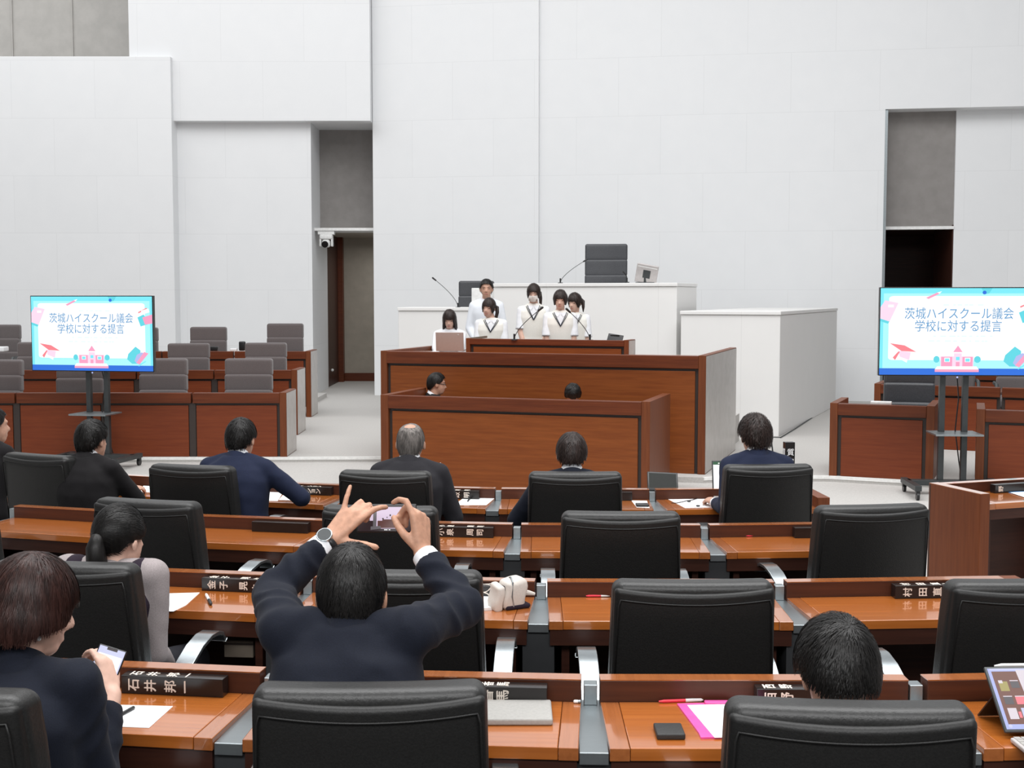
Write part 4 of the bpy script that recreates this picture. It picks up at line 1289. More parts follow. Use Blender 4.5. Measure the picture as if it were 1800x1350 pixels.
# ---- front row
person('person at far left edge of front row, mostly outside the picture', (-3.2, 7.45, 0), D_(-22), HP(-14, 712, 7.6), hyaw=D_(-25), nbz=.030, cmat='suit_black', hairspec=dict(style='short', seed=2, nstr=500))
person('person in charcoal suit with right hand on desk, at left of the front row', (-2.41, 7.12, 0), D_(-20), HP(162, 735, 7.2), hyaw=D_(-6), hpitch=D_(-4), nbz=.030, cmat='suit_black', wr=.004,
    hands=[None, (at(226, 864, 7.42), (.5, .8, .15), (.1, -.2, 1), 'relaxed')], poles=[None, (1, -.3, -.6)],
    hairspec=dict(style='short', t=.017, seed=3, nstr=1500, strand_w=.0014))
person('person in navy suit leaning over papers, right arm stretched along the desk', (-1.52, 6.88, 0), D_(-12), HP(424, 732, 7.0), hyaw=D_(-4), hpitch=D_(-14), nbz=.030, cmat='suit_blue', wr=.004,
    hands=[None, (at(512, 862, 7.12), (-.3, .9, .2), (.3, -.4, 1), 'relaxed')], poles=[None, (1, -.35, -.55)], wide=1.05,
    hairspec=dict(style='short', t=.014, seed=5, nstr=1500, strand_w=.0014))
person('person with thinning grey hair in dark grey suit, seated in front row', (-.56, 6.72, 0), D_(-5), HP(722, 738, 6.8), hpitch=D_(-8), nbz=.030, cmat='suit_grey', wr=.004,
    hands=[(at(757, 846, 7.03), (.6, .6, .3), (-.3, -.6, .6), 'grip'), (at(790, 884, 6.98), (-.2, .9, .1), (.2, -.2, 1), 'relaxed')], poles=[None, (.4, -.8, -.7)], wide=1.04,
    hairspec=dict(style='short', t=.007, seed=8, nstr=1800, mat='hair_grey', strand_w=.0012, lock=.002, lift=.002, spot=((0, -.045, .232), .064)))
person('person with brown hair bowing over papers in centre of front row', (.33, 6.68, 0), D_(-1), HP(1005, 758, 6.78), hpitch=D_(-18), nbz=.030, cmat='suit_navy', wr=.004,
    hands=[(at(925, 893, 6.98), (.2, .9, .1), (-.2, -.2, 1), 'relaxed'), None], poles=[(-.6, -.6, -.7), None],
    hairspec=dict(style='short', t=.016, seed=11, nstr=1500, mat='hair_dark', strand_w=.0013))
person('person in bright navy suit typing on a laptop at right of front row', (1.345, 6.96, 0), D_(7), HP(1327, 727, 7.0), hyaw=D_(4), hpitch=D_(-10), nbz=.030, cmat='suit_blue', wr=.003,
    hands=[(at(1258, 884, 7.0), (-.35, .9, .1), (-.1, -.3, 1), 'relaxed'), None], poles=[(-.25, -.7, -.9), None],
    hairspec=dict(style='short', t=.022, seed=13, nstr=1800, mat='hair_dark', strand_w=.0016, lock=.010, lift=.008))
# ---- clerks between the two rostrum desks
person('person with glasses in profile seated behind the low clerk desk at left', (-.76, 12.95, WELL), D_(-82), HP(768, 653, 12.95), hpitch=D_(-6), hip=(0, .02, .40), cmat='suit_black', face=True, voxel=.012, legs_fwd=.34,
    hairspec=dict(style='short', seed=14, nstr=200, strand_w=.003), extra=lambda body, Hm, hs, hl, loc, rot, AR, sp: MB().tube([hl((.079, 0, .125)), hl((.045, .085, .125)), hl((.012, .1, .118)), hl((-.012, .1, .118)), hl((-.045, .085, .125)), hl((-.079, 0, .125))], .003, 6).build('glasses', M['metal_dark'], body))
person('person with only dark hair showing behind the low clerk desk at right', (.6, 12.35, WELL), D_(180), HP(1007, 672, 12.3), hpitch=D_(-58), hip=(0, .0, .36), cmat='suit_black', face=True, voxel=.012, legs_fwd=.30,
    hairspec=dict(style='short', t=.016, seed=15, nstr=200, strand_w=.003))
# ---- students on the rostrum
SZ = .44
def student(label, px, ytop, Y, **k):
    p = HP(px, ytop, Y, .9)
    a = dict(yaw=D_(180), hs=.9, s=.92, sit=False, wide=.93, skin='skin_pale', top='student', cmat='vest', under='shirt', face=True, voxel=.011, group=None)
    a.update(k)
    yw = a.pop('yaw')
    base = (p.x, p.y + .06, SZ)
    if 'hip' not in a: a['hip'] = (0, 0, (p.z - SZ) * .545)
    return person(label, base, yw, p, **a)
pony_tail = ([(0, -.10, .15), (0, -.13, .14), (0.01, -.135, .09), (.02, -.12, .02), (.02, -.115, -.05)], [.015, .024, .026, .022, .006])
student('person in pale shirt with short black hair, tallest and rearmost of the students', 855, 490, 15.25, top='longshirt', cmat='shirt_blue', skin='skin', hs=.95, s=1.0,
    hairspec=dict(style='crop', t=.016, seed=21, nstr=250, strand_w=.003))
student('person in cream vest leaning sideways in front of the schoolboy', 859, 522, 14.6, hyaw=D_(-20), hpitch=D_(-8), hroll=D_(-6), shl=(-.03, 0),
    hairspec=dict(style='girl', t=.014, seed=22, mat='hair_dark', nstr=250, strand_w=.003, ponytail=([(-.05, -.08, .14), (-.09, -.08, .12), (-.10, -.06, .06), (-.10, -.03, 0), (-.10, -.02, -.06)], [.015, .022, .024, .02, .005])))
student('person wearing a white face mask and glasses with a cream vest', 938, 497, 14.6, face='mask', hyaw=D_(-6), hpitch=D_(-6),
    hairspec=dict(style='girl', t=.015, seed=23, mat='hair_dark', nstr=250, strand_w=.003, ponytail=([(-.04, -.09, .15), (-.075, -.09, .12), (-.085, -.07, .05), (-.085, -.05, -.02), (-.08, -.04, -.06)], [.015, .022, .022, .018, .005])))
student('person in cream vest with fringe and bare face behind the right microphone', 985, 508, 14.2, hyaw=D_(-8), hpitch=D_(-8),
    hairspec=dict(style='girl', t=.017, seed=24, mat='hair_dark', nstr=250, strand_w=.003))
student('person in cream vest half hidden, standing rightmost of the students', 1010, 513, 14.75, hyaw=D_(-32), hpitch=D_(-10),
    hairspec=dict(style='girl', t=.015, seed=25, mat='hair_dark', nstr=250, strand_w=.003, ponytail=([(-.05, -.09, .15), (-.085, -.08, .12), (-.09, -.06, .05), (-.09, -.05, -.02)], [.015, .022, .02, .005])))
p = HP(790, 543, 14.95, .9)
person('person with long dark hair seated behind the open laptop', (p.x, p.y + .08, SZ), D_(180), p, hs=.9, s=.9, hpitch=D_(-20), hyaw=D_(-4), sit=True, hip=(0, 0, .58), skin='skin_pale', top='longshirt', cmat='shirt', face=True, voxel=.011,
    hands=[(p + Vector((.10, -.40, -.42)), (-.2, -1, 0), (0, 0, 1), 'flat'), (p + Vector((-.12, -.40, -.42)), (.2, -1, 0), (0, 0, 1), 'flat')], legs_fwd=.36,
    hairspec=dict(style='long', t=.018, seed=26, mat='hair_dark', nstr=250, strand_w=.003, lock=.003))
# ================================================================ THINGS ON THE DESKS
def frame_of(t): return Matrix.Translation(t.location) @ Matrix.Rotation(t.rotation_euler.z, 4, 'Z')
CHARS = {}
def char_mesh(ch, size, rot90):
    k = (ch, size, rot90)
    if k not in CHARS:
        me = text_mesh(ch, size, .0003)
        vs = [v.co.copy() for v in me.vertices]; fs = [tuple(p.vertices) for p in me.polygons]
        if vs:
            cx_ = (min(v.x for v in vs) + max(v.x for v in vs)) / 2; cy_ = (min(v.y for v in vs) + max(v.y for v in vs)) / 2
            vs = [Vector((v.x - cx_, v.y - cy_, v.z)) for v in vs]
            if rot90: vs = [Vector((-v.y, v.x, v.z)) for v in vs]
            # a heavier, brush-like stroke
            if True:
                vs2 = []; fs2 = []
                for dx, dy in ((0, 0), (.0007, .0005), (-.0007, -.0005)):
                    o = len(vs2); vs2 += [v + Vector((dx, dy, dx * .05)) for v in vs]; fs2 += [tuple(i + o for i in f) for f in fs]
                vs, fs = vs2, fs2
        bpy.data.meshes.remove(me); CHARS[k] = (vs, fs)
    return CHARS[k]
PLN = .29
def drz(n, k): return DESKS[(n, k)].rotation_euler.z
def on_desk(n, px, back=.045, r=None):
    """point on the writing surface of row n just in front of the ledge, below image column px"""
    R = ROWS[n]['R'] - .345 + back; z = ROWS[n]['z'] + .7005
    lo, hi = 1.0, 12.0
    for _ in range(60):
        Y = (lo + hi) / 2; x = at(px, 900, Y).x
        if math.hypot(x - RC.x, Y - RC.y) > R: lo = Y
        else: hi = Y
    return Vector((x, Y, z)), math.asin((x - RC.x) / R)
def plate_on(n, label, px, chars, length=PLN, back=.047):
    p, a = on_desk(n, px, back)
    t = thing('nameplate', label, 'nameplate', p, a, 'black nameplates')
    MB().box(0, length, 0, .044, 0, .050).build('block', M['plate'], t, bevel=.0015)
    for ch, x in chars:
        vs, fs = char_mesh(ch, .036, True)
        MB().add(vs, fs, Matrix.Translation((x, -.0008, .025)) @ Matrix.Rotation(PI / 2, 4, 'X')).build('front_character', M['letter'], t)
        MB().add(vs, fs, Matrix.Translation((x, .022, .0508))).build('top_character', M['letter'], t)
    return t
plate_on(4, 'black nameplate lying before the bob haired woman, four white characters', 206, [('石', .037), ('井', .084), ('邦', .141), ('一', .183)])
plate_on(4, 'black nameplate half hidden behind the photographer chair and grey case', 769, [('谷', .025), ('香', .130), ('馬', .172)])
plate_on(4, 'black nameplate beside the bowed man head, two large characters visible', 1335, [('西', .036), ('野', .080)])
plate_on(3, 'black nameplate left of the photographer sleeve on third row desk', 352, [('金', .040), ('子', .090), ('晃', .170), ('久', .222)])
plate_on(3, 'black nameplate behind the white pencil pouch', 750, [('小', .04), ('林', .08), ('隼', .154), ('人', .224)])
plate_on(3, 'black nameplate beside right edge chair of third row, two characters in front', 1577, [('村', .046), ('田', .106), ('直', .16), ('人', .205)])
plate_on(2, 'black nameplate right of the raised phone on second row desk', 762, [('小', .035), ('泉', .080), ('周', .178), ('司', .226)])
plate_on(2, 'black nameplate without visible lettering on second row, left of the phone', 442, [])
plate_on(2, 'short black nameplate end peeking left of the right second row chair', 1398, [])
plate_on(1, 'black nameplate with katakana by the navy suited man hand', 503, [('ー', .05), ('ズ', .083), ('シ', .148), ('ョ', .178), ('ン', .208)])
plate_on(1, 'black nameplate right of the grey haired man in front row', 757, [('本', .05), ('田', .09), ('政', .158), ('明', .216)])
plate_on(1, 'plain black nameplate end right of the brown haired man chair', 1024, [])
z1 = .7005
p, a = on_desk(1, 1379, .03)
t = thing('standing_nameplate', 'black upright plate with two white characters beside the laptop user', 'nameplate', p, a)
MB().box(0, .058, 0, .048, 0, .335).build('block', M['plate'], t, bevel=.0015)
for ch, zz in (('質', .058), ('問', .118), ('者', .178)):
    vs, fs = char_mesh(ch, .044, False)
    MB().add(vs, fs, Matrix.Translation((.031, -.0008, .335 - zz)) @ Matrix.Rotation(PI / 2, 4, 'X')).build('front_character', M['paper'], t)
    MB().add(vs, fs, Matrix.Translation((-.0008, .024, .335 - zz)) @ Matrix.Rotation(-PI / 2, 4, 'Z') @ Matrix.Rotation(PI / 2, 4, 'X')).build('side_character', M['paper'], t)
# aisle desk: plate, folder and paper
FA = frame_of(AISLE)
def aisle(x, y, z): return FA @ Vector((x, y, z))
t = thing('nameplate', 'black nameplate on the aisle desk at the right picture edge', 'nameplate', aisle(-.14, .297, .7005), AISLE.rotation_euler.z, 'black nameplates')
MB().box(0, .29, 0, .044, 0, .05).build('block', M['plate'], t, bevel=.0015)
fr = MB(); vs, fs = char_mesh('野', .036, True); fr.add(vs, fs, Matrix.Translation((.04, -.0008, .025)) @ Matrix.Rotation(PI / 2, 4, 'X')); fr.build('front_lettering', M['letter'], t)
def sheet(name, label, cat, pts, z, mat, th=.0012, group=None):
    P = [atz(x, y, z) for x, y in pts]
    c = sum(P, Vector()) / len(P)
    ar = sum(P[i].x * P[(i + 1) % len(P)].y - P[(i + 1) % len(P)].x * P[i].y for i in range(len(P)))
    if ar < 0: P = P[::-1]
    m = MB(); m.plate([p - c + Vector((0, 0, th)) for p in P], th, (0, 0, 1))
    o = m.build(name, mat); o.location = c
    return tag(o, label, cat, group)
zr = {n: ROWS[n]['z'] + .7003 for n in ROWS}
M['pink'] = plain('pink_board', (0.85, 0.10, 0.38), 0.35)
M['blue_print'] = plain('blue_printed_cover', (0.10, 0.30, 0.62), 0.3, var=.5, scale=12)
M['red_plastic'] = plain('red_plastic', (0.75, 0.03, 0.06), 0.3)
M['cream'] = plain('cream_pouch_fabric', (0.60, 0.55, 0.50), 0.7, scale=150, bstr=.1, var=.03)
M['grey_case'] = plain('grey_case', (0.36, 0.35, 0.33), 0.6, scale=120, bstr=.1)
M['wallet'] = plain('black_wallet', (0.022, 0.022, 0.022), 0.55, scale=150, bstr=.2)
M['kraft'] = plain('beige_box', (0.16, 0.13, 0.10), 0.8)
M['laptop_pink'] = plain('rose_grey_laptop_lid', (0.40, 0.32, 0.29), 0.4, metal=.2, var=.02)
G = 'loose white papers on desks'
sheet('paper_sheet', 'white sheet with a pen beside the bob haired woman forearm', 'paper', [(150, 1238), (304, 1242), (262, 1280), (112, 1274)], zr[4], M['paper'], group=G)
sheet('paper_sheet', 'white sheet left of the pen stub, beside the pale grey sleeve', 'paper', [(280, 1044), (351, 1042), (327, 1064), (305, 1075), (270, 1075)], zr[3], M['paper'], group=G)
sheet('paper_sheet', 'white sheet under the navy suited man elbow in front row', 'paper', [(455, 862), (500, 862), (488, 881), (440, 880)], zr[1], M['paper'], group=G)
sheet('paper_sheet', 'white triangular sheet tip below the katakana nameplate', 'paper', [(500, 867), (545, 868.5), (521, 880), (490, 879)], zr[1], M['paper'], group=G)
sheet('paper_sheet', 'white sheet by the charcoal suited man right hand', 'paper', [(252, 854), (272, 855), (272, 866), (246, 865)], zr[1], M['paper'], group=G)
p, a = on_desk(1, 213, .10)
o = MB().box(0, .05, -.05, 0, 0, .0012).build('paper_sheet', M['paper']); o.location = p; o.rotation_euler.z = a
tag(o, 'white slip above the charcoal suited man right hand', 'paper', G)
sheet('paper_sheet', 'white sheet with pen below the two character front row nameplate', 'paper', [(816, 874.5), (870, 875.5), (855, 888), (799, 888)], zr[1], M['paper'], group=G)
sheet('paper_sheet', 'white sheet left of the brown haired man chair', 'paper', [(914, 875), (936, 875), (934, 892), (913, 892)], zr[1], M['paper'], group=G)
sheet('paper_sheet', 'white slip under the dark phone left of the tilted monitor', 'paper', [(1110, 880), (1137, 880.5), (1142, 893), (1119, 892)], zr[1], M['paper'], group=G)
sheet('paper_sheet', 'white sheets under dark earphone cord left of laptop', 'paper', [(1172, 876.5), (1240, 875), (1262, 892), (1204, 893)], zr[1], M['paper'], group=G)
sheet('paper_sheet', 'white sheet on the aisle desk at the right edge', 'paper', [(1776, 866), (1830, 863), (1850, 874), (1815, 879)], WELL + .7035, M['paper'], group=G)
o = sheet('document_folder', 'blue printed folder on the aisle desk', 'folder', [(1733, 858), (1830, 851), (1850, 862), (1776, 866.5)], WELL + .7003, M['blue_print'], .004)
# the sheet held up by the grey haired man
q_ = at(775, 813, 7.13); zb = .7012
m = MB().plate([Vector(v) - Vector((q_.x, q_.y, zb)) for v in ((q_.x - .20, q_.y - .03, zb), (q_.x - .005, q_.y - .06, zb), (q_.x, q_.y, q_.z), (q_.x - .19, q_.y + .02, q_.z - .05))], .001, (0, -1, .2)); o = m.build('paper_sheet', M['paper']); o.location = (q_.x, q_.y, zb)
tag(o, 'white sheet held upright beside the grey haired man shoulder', 'paper', G)
def pen(label, a, b, z, body, tip, cat='pen', r=.0045):
    A = atz(*a, z + r); B = atz(*b, z + r); d = B - A; L = d.length
    t = thing('pen', label, cat, A, 0, 'pens on desks')
    u = d.normalized()
    MB().tube([u * L * .0, u * L * .12, u * L * .62], [r * .5, r, r], 10).build('barrel', body, t, smooth=True)
    MB().tube([u * L * .60, u * L * .95, u * L], [r * 1.05, r * 1.05, r * .5], 10).build('grip', tip, t, smooth=True)
    return t
pen('thin dark pen on the white sheet beside bob haired woman', (212, 1256), (236, 1243), zr[4] + .0015, M['black'], M['metal_dark'])
pen('red and white pen above the pink clipboard', (1158, 1233), (1236, 1230), zr[4], M['red_plastic'], M['white_plastic'])
pen('small white pen end by the divider right of the grey case', (1008, 1233), (1021, 1233), zr[4], M['white_plastic'], M['metal'])
pen('cream pen stub on third row desk left of four character nameplate', (362, 1044), (371, 1062), zr[3], M['white_plastic'], M['black'], r=.006)
pen('red and white pen under the ledge left of the third row central chair', (1030, 1047.5), (1074, 1047), zr[3], M['red_plastic'], M['white_plastic'])
pen('red and white pen on third row desk above the bowed man head', (1452, 1046.5), (1508, 1045.5), zr[3], M['red_plastic'], M['white_plastic'])
pen('red and white pen on second row desk by the right end chair', (1310, 942), (1352, 941), zr[2], M['red_plastic'], M['white_plastic'])
pen('small bright pen on second row desk at left', (86, 909), (120, 910), zr[2], M['red_plastic'], M['white_plastic'])
pen('short dark pen on the paper right of grey haired man', (822, 881), (827, 874.5), zr[1] + .0015, M['black'], M['metal_dark'])
pen('pale marker beside the grey haired man elbow', (797, 877), (806, 884), zr[1], M['white_plastic'], M['white_plastic'])
# pink clipboard
t = sheet('clipboard', 'pink clipboard holding white paper on nearest row desk', 'clipboard', [(1190, 1239), (1340, 1235), (1395, 1296), (1232, 1299), (1228, 1290)], zr[4], M['pink'], .004)
sp_ = [atz(x, y, zr[4] + .004) for x, y in [(1208, 1240), (1330, 1237), (1385, 1295), (1256, 1297)]]
m = MB(); m.plate([q - t.location + Vector((0, 0, .0012)) for q in sp_[::-1]], .0012, (0, 0, 1)); m.build('clipped_paper', M['paper'], t)
MB().box(-.035, .035, -.006, .012, .004, .011, Matrix.Translation(atz(1262, 1240, zr[4]) - t.location)).build('clip', M['pink'], t, bevel=.002)
# wallet, grey case
p = atz(1180, 1301, zr[4])
o = MB().rbox((0, .042, .0075), (.070, .084, .015), .004, None, 1, 2).build('wallet', M['wallet'], None, smooth=True); o.location = p
tag(o, 'small black wallet on desk left of the pink clipboard', 'wallet')
p = atz(972, 1276, zr[4]); 
o = MB().rbox((-.12, .078, .009), (.24, .156, .018), .006, None, 1, 3).build('tablet_case', M['grey_case'], None, smooth=True); o.location = p
MB().box(-.238, -.002, .002, .154, .0035, .0075).build('case_edge', M['black'], o)
tag(o, 'closed grey case lying right of the photographer chair', 'case')
# small dark phone on the slip
p = atz(1130, 891, zr[1] + .0015); o = MB().rbox((0, .034, .006), (.072, .068, .012), .004, None, 1, 2).build('phone', M['black'], None, smooth=True); o.location = p
tag(o, 'dark phone lying on white slip left of tilted monitor', 'phone')
# white pamphlets and pencil pouch on the third row
t = sheet('booklet', 'white booklet under the pencil pouch beside the photographer', 'booklet', [(806, 1044), (858, 1043), (868, 1072), (818, 1077)], zr[3], M['paper'], .010)
b = [atz(x, y, zr[3]) for x, y in [(812, 1044), (856, 1043), (864, 1078), (814, 1080)]]
PY = atz(905, 1073, zr[3])
t = thing('pencil_pouch', 'open cream pencil pouch on third row desk', 'pouch', PY, R_(28))
def pouch_def(p):
    x, y, z = p
    k = 1 + .12 * (1 - (z / .05) ** 2)
    return (x * k + .006 * math.sin(z * 60), y * k, z + .006 * math.sin(x * 40 + y * 30))
MB().rbox((.012, .045, .054), (.085, .07, .106), .016, pouch_def, 5, 4).build('pouch_body', M['cream'], t, smooth='all')
MB().rbox((-.052, .045, .046), (.030, .066, .092), .010, pouch_def, 4, 3).build('flap', M['cream'], t, smooth='all')
MB().rbox((-.028, .045, .052), (.026, .05, .07), .01, None, 3, 2).build('lining', M['vest_navy'], t, smooth='all')
MB().tube([(.0, .008, .01), (-.008, .006, .05), (-.002, .012, .1), (.01, .05, .112), (.0, .085, .09)], .003, 6).build('zip', M['metal'], t, smooth=True)
MB().tube([(.058, .05, .05), (.085, .045, .045), (.105, .04, .04)], [.012, .009, .005], 8).build('tab', M['cream'], t, smooth=True)
MB().rbox((.02, .03, .009), (.10, .05, .018), .008, None, 2, 2).build('pouch_base', M['vest_navy'], t, smooth='all')
# box under the third row desk
p = atz(398, 1119, .5); 
F3 = frame_of(DESKS[(3, -1)])
q = F3.inverted() @ at(424, 1118, 4.55)
t = thing('storage_box', 'beige box under the third row desk left of the photographer', 'box', F3 @ Vector((q.x, .10, .51)), DESKS[(3, -1)].rotation_euler.z)
MB().box(-.055, .055, 0, .18, 0, .046).build('box_body', M['kraft'], t, bevel=.003); MB().box(-.057, .057, -.002, .182, .054, .064).build('box_lid', M['kraft'], t, bevel=.002)
MB().box(-.055, .055, .004, .18, .046, .054).build('box_gap', M['groove'], t)
# phones in hands
def phone(label, center, up, normal, w, h, screen, group=None):
    n_ = Vector(normal).normalized(); u_ = Vector(up); u_ = (u_ - n_ * u_.dot(n_)).normalized(); r_ = u_.cross(n_)
    t = thing('phone', label, 'phone', center)
    t.rotation_euler = Matrix((r_, u_, n_)).transposed().to_euler()
    MB().rbox((0, 0, 0), (w, h, .0085), .004, None, 1, 3).build('phone_body', M['black'], t, smooth='all')
    return t
SC['lilac'] = emit('screen_lilac', (.72, .58, .74), .95); SC['maroon'] = emit('screen_maroon', (.10, .035, .03), 1); SC['grey'] = emit('screen_grey', (.12, .11, .12), 1); SC['dark'] = emit('screen_dark', (.02, .01, .013), 1); SC['off'] = plain('switched_off_screen', (.018, .02, .018), .5, spec=.2)
SC['lavender'] = emit('screen_lavender', (.60, .62, .85), 1); SC['brown'] = emit('screen_brown', (.20, .09, .07), 1); SC['olive'] = emit('screen_olive', (.42, .36, .13), 1); SC['blush'] = emit('screen_blush', (.75, .68, .74), 1); SC['green'] = emit('screen_green', (.04, .12, .06), 1)
def layers(name, parent, W, H, z, shapes, y_up=True):
    names = list(SC); m = MB()
    for i, (key, pts) in enumerate(shapes):
        m.mi = names.index(key)
        P = [((x - .5) * W, (.5 - y) * H, z + .00004 * i) for x, y in pts]
        ar = sum(P[k][0] * P[(k + 1) % len(P)][1] - P[(k + 1) % len(P)][0] * P[k][1] for k in range(len(P)))
        if ar < 0: P = P[::-1]
        m.add(P, [tuple(range(len(P)))])
    return m.build(name, list(SC.values()), parent)
def rc(x0, x1, y0, y1): return [(x0, y0), (x1, y0), (x1, y1), (x0, y1)]
t = phone('phone held sideways by the photographer showing the hall', PHONE, (0, .28, 1), (-.02, -1, .30), .158, .076, None)
layers('phone_screen', t, .150, .070, .0045, [('dark', rc(0, 1, 0, 1)), ('lilac', rc(.32, .76, .08, .90)), ('maroon', [(.34, .60), (.42, .60), (.43, .55), (.60, .55), (.62, .60), (.70, .60), (.70, .88), (.34, .88)]),
    ('grey', rc(.26, .315, .25, .9)), ('lilac', rc(.20, .26, .3, .6)), ('grey', [(.22, .82), (.40, .80), (.40, .90), (.22, .95)]), ('grey', rc(.715, .74, .50, .70)), ('dark', rc(.55, .575, .36, .43)), ('dark', rc(.42, .45, .50, .55)), ('dark', rc(.50, .515, .45, .5)), ('dark', rc(.605, .62, .42, .44)),
    ('white', rc(.46, .52, .93, .96)), ('white', rc(.54, .57, .93, .96)), ('grey', [(.83 + .025 * math.cos(k * PI / 6), .33 + .055 * math.sin(k * PI / 6)) for k in range(12)]), ('lavender', [(.965 + .02 * math.cos(k * PI / 6), .62 + .045 * math.sin(k * PI / 6)) for k in range(12)])])
pc = at(180, 1189, 2.995)
t = phone('white screened phone in the right hand of the bob haired woman', pc, (.30, .25, .93), (.16, -.92, .36), .070, .145, None)
layers('phone_screen', t, .064, .139, .0045, [('lavender', rc(0, 1, 0, 1)), ('white', rc(.05, .95, .12, .95)), ('blush', rc(.1, .8, .3, .6)), ('dark', rc(.3, .7, .0, .045)), ('lavender', rc(.15, .7, .65, .67))])
# laptop and tilted monitor on the front row
p = atz(1300, 872, zr[1]); L0, a = on_desk(1, 1297, -.03)
t = thing('laptop', 'open laptop with white page before the right navy suited man', 'laptop', L0, a)
MB().rbox((0, -.12, .009), (.31, .21, .016), .005, None, 1, 2).build('keyboard_base', M['silver'], t, smooth=True)
m = MB().rbox((0, 0, .105), (.31, .008, .205), .004, None, 1, 2); o = m.build('lid', M['metal_dark'], t, smooth=True); o.location = (0, -.01, .016); o.rotation_euler.x = R_(-10)
s_ = layers('display', o, .296, .19, .0, [('white', rc(0, 1, 0, 1)), ('green', rc(0, 1, 0, .09)), ('white', rc(.1, .13, .03, .06))]); s_.rotation_euler.x = PI / 2; s_.location = (0, -.0045, .105)
p, a = on_desk(1, 1152, -.16)
t = thing('tilted_monitor', 'small dark tilted monitor standing on the divider in front row', 'monitor', p + Vector((.01, 0, -.012)), a)
o = MB().rbox((0, 0, 0), (.185, .014, .128), .005, None, 1, 2).build('monitor_body', M['black'], t, smooth=True); o.location = (.035, .02, .088); o.rotation_euler = (R_(-36), R_(3), 0)
layers('monitor_display', o, .165, .10, 0, [('off', rc(0, 1, 0, 1))]).matrix_local = Matrix.Translation((0, -.0075, .004)) @ Matrix.Rotation(PI / 2, 4, 'X')
MB().box(-.012, .012, -.0085, -.007, -.058, -.053).build('monitor_badge', M['white_plastic'], o)
MB().tube([(.0, .0, .0), (.005, .01, .04), (.025, .03, .085)], [.022, .016, .014], 10).build('monitor_neck', M['black'], t, smooth=True)
MB().rbox((0, 0, .008), (.085, .12, .014), .005, None, 1, 2).build('monitor_foot', M['metal_dark'], t, smooth=True)
pts = [atz(x, y, zr[1] + .004) for x, y in [(1180, 884), (1190, 884), (1200, 882), (1207, 880), (1216, 879), (1226, 876)]]
o = MB().tube(pts, .0022, 6).ell(tuple(atz(1211, 881, zr[1] + .006)), (.012, .008, .005)).ell(tuple(atz(1227, 889, zr[1] + .006)), (.012, .008, .005)).build('earphone_cord', M['black'], None, smooth=True)
tag(o, 'dark earphone cord with two small beads on the white sheets', 'cord')
# tablet with keyboard at lower right
bp = at(1766, 1286, 3.03)
bp = atz(1766, 1290, zr[4] + .012)
t = thing('tablet_computer', 'propped tablet with keyboard and pencil at lower right corner', 'tablet', (bp.x, bp.y, zr[4]), R_(2))
o = MB().rbox((.125, 0, .092), (.25, .009, .184), .004, None, 1, 2).build('tablet_body', M['metal_dark'], t, smooth=True); o.location = (0, 0, .014); o.rotation_euler.x = R_(-48)
s_ = layers('tablet_display', o, .238, .170, 0, [('mauve', rc(0, 1, 0, 1)), ('lavender', rc(.02, .98, 0, .03)), ('brown', rc(.035, .97, .05, .92)), ('blush', [(.30, .03), (1, .03), (1, .95), (.34, .95)]), ('lavender', rc(.45, .9, .12, .125)), ('lavender', rc(.4, .9, .3, .305)), ('lavender', rc(.5, .9, .4, .405)),
    ('olive', rc(.075, .17, .22, .38)), ('blush', rc(.075, .12, .2, .25)), ('grey', rc(.20, .29, .22, .33)), ('blush', rc(.20, .29, .2, .215)), ('grey', rc(.075, .17, .47, .6)), ('blush', rc(.075, .17, .46, .475)), ('red', rc(.20, .3, .47, .6)), ('blush', rc(.20, .3, .46, .475)), ('blush', rc(.075, .17, .66, .84)), ('lavender', rc(.22, .32, .66, .84)), ('red', rc(.18, .21, .72, .82)),
    ('lavender', [(.05 + .02 * math.cos(k * PI / 5), .95 + .03 * math.sin(k * PI / 5)) for k in range(10)])])
s_.matrix_local = Matrix.Translation((.125, -.0052, .092)) @ Matrix.Rotation(PI / 2, 4, 'X')
MB().tube([(.03, .0, .188), (.05, .0, .190), (.20, .0, .190)], [.002, .0045, .0045], 10).build('stylus', M['white_plastic'], o, smooth=True)
MB().plate([(-.0, .075, .085), (.0, .165, .004), (.25, .165, .004), (.25, .075, .085)], .004, (0, 1, 1)).build('cover_flap', M['black'], t)
kb = MB().rbox((.125, -.115, .008), (.25, .17, .012), .004, None, 1, 2).build('keyboard', M['silver'], t, smooth=True)
ks = MB()
for j in range(5):
    for i in range(13): ks.box(.008 + i * .018, .008 + i * .018 + .015, -.03 - j * .018 - .015, -.03 - j * .018, .0138, .0155)
ks.build('keys', M['grey_case'], kb)
# ================================================================ THINGS ON THE STAGE
def gooseneck(label, base, head, Ylab, thick=.0045, arch=.35):
    thick = min(thick, .0045)
    t = thing('gooseneck_microphone', label, 'microphone', base, 0, 'gooseneck microphones')
    h = Vector(head) - Vector(base)
    MB().cyl((0, 0, 0), (0, 0, .012), .035, 16).build('base', M['metal_dark'], t, smooth=True)
    k1 = Vector((0, 0, h.z * arch))
    pts = []
    for i in range(13):
        u = i / 12
        pts.append(k1 * (2 * u * (1 - u)) + h * (u * u))
    MB().tube([(0, 0, .01), (0, 0, .07)], .011, 8).build('stem', M['black'], t, smooth=True)
    MB().tube(pts, thick, 6).build('neck', M['metal_dark'], t, smooth=True)
    d = (pts[-1] - pts[-2]).normalized()
    MB().cap(pts[-1] - d * .01, pts[-1] + d * .045, .011, .013, 10).build('capsule', M['black'], t, smooth=True)
    return t
YS = 18.05
gooseneck('thin microphone on the lower white counter left of the schoolboy', at(805, 541, YS), at(765, 492, YS), 0)
gooseneck('thin microphone on the high white counter left of presiding chair', at(985, 498, 17.7), at(1027, 459, 17.7), 0)
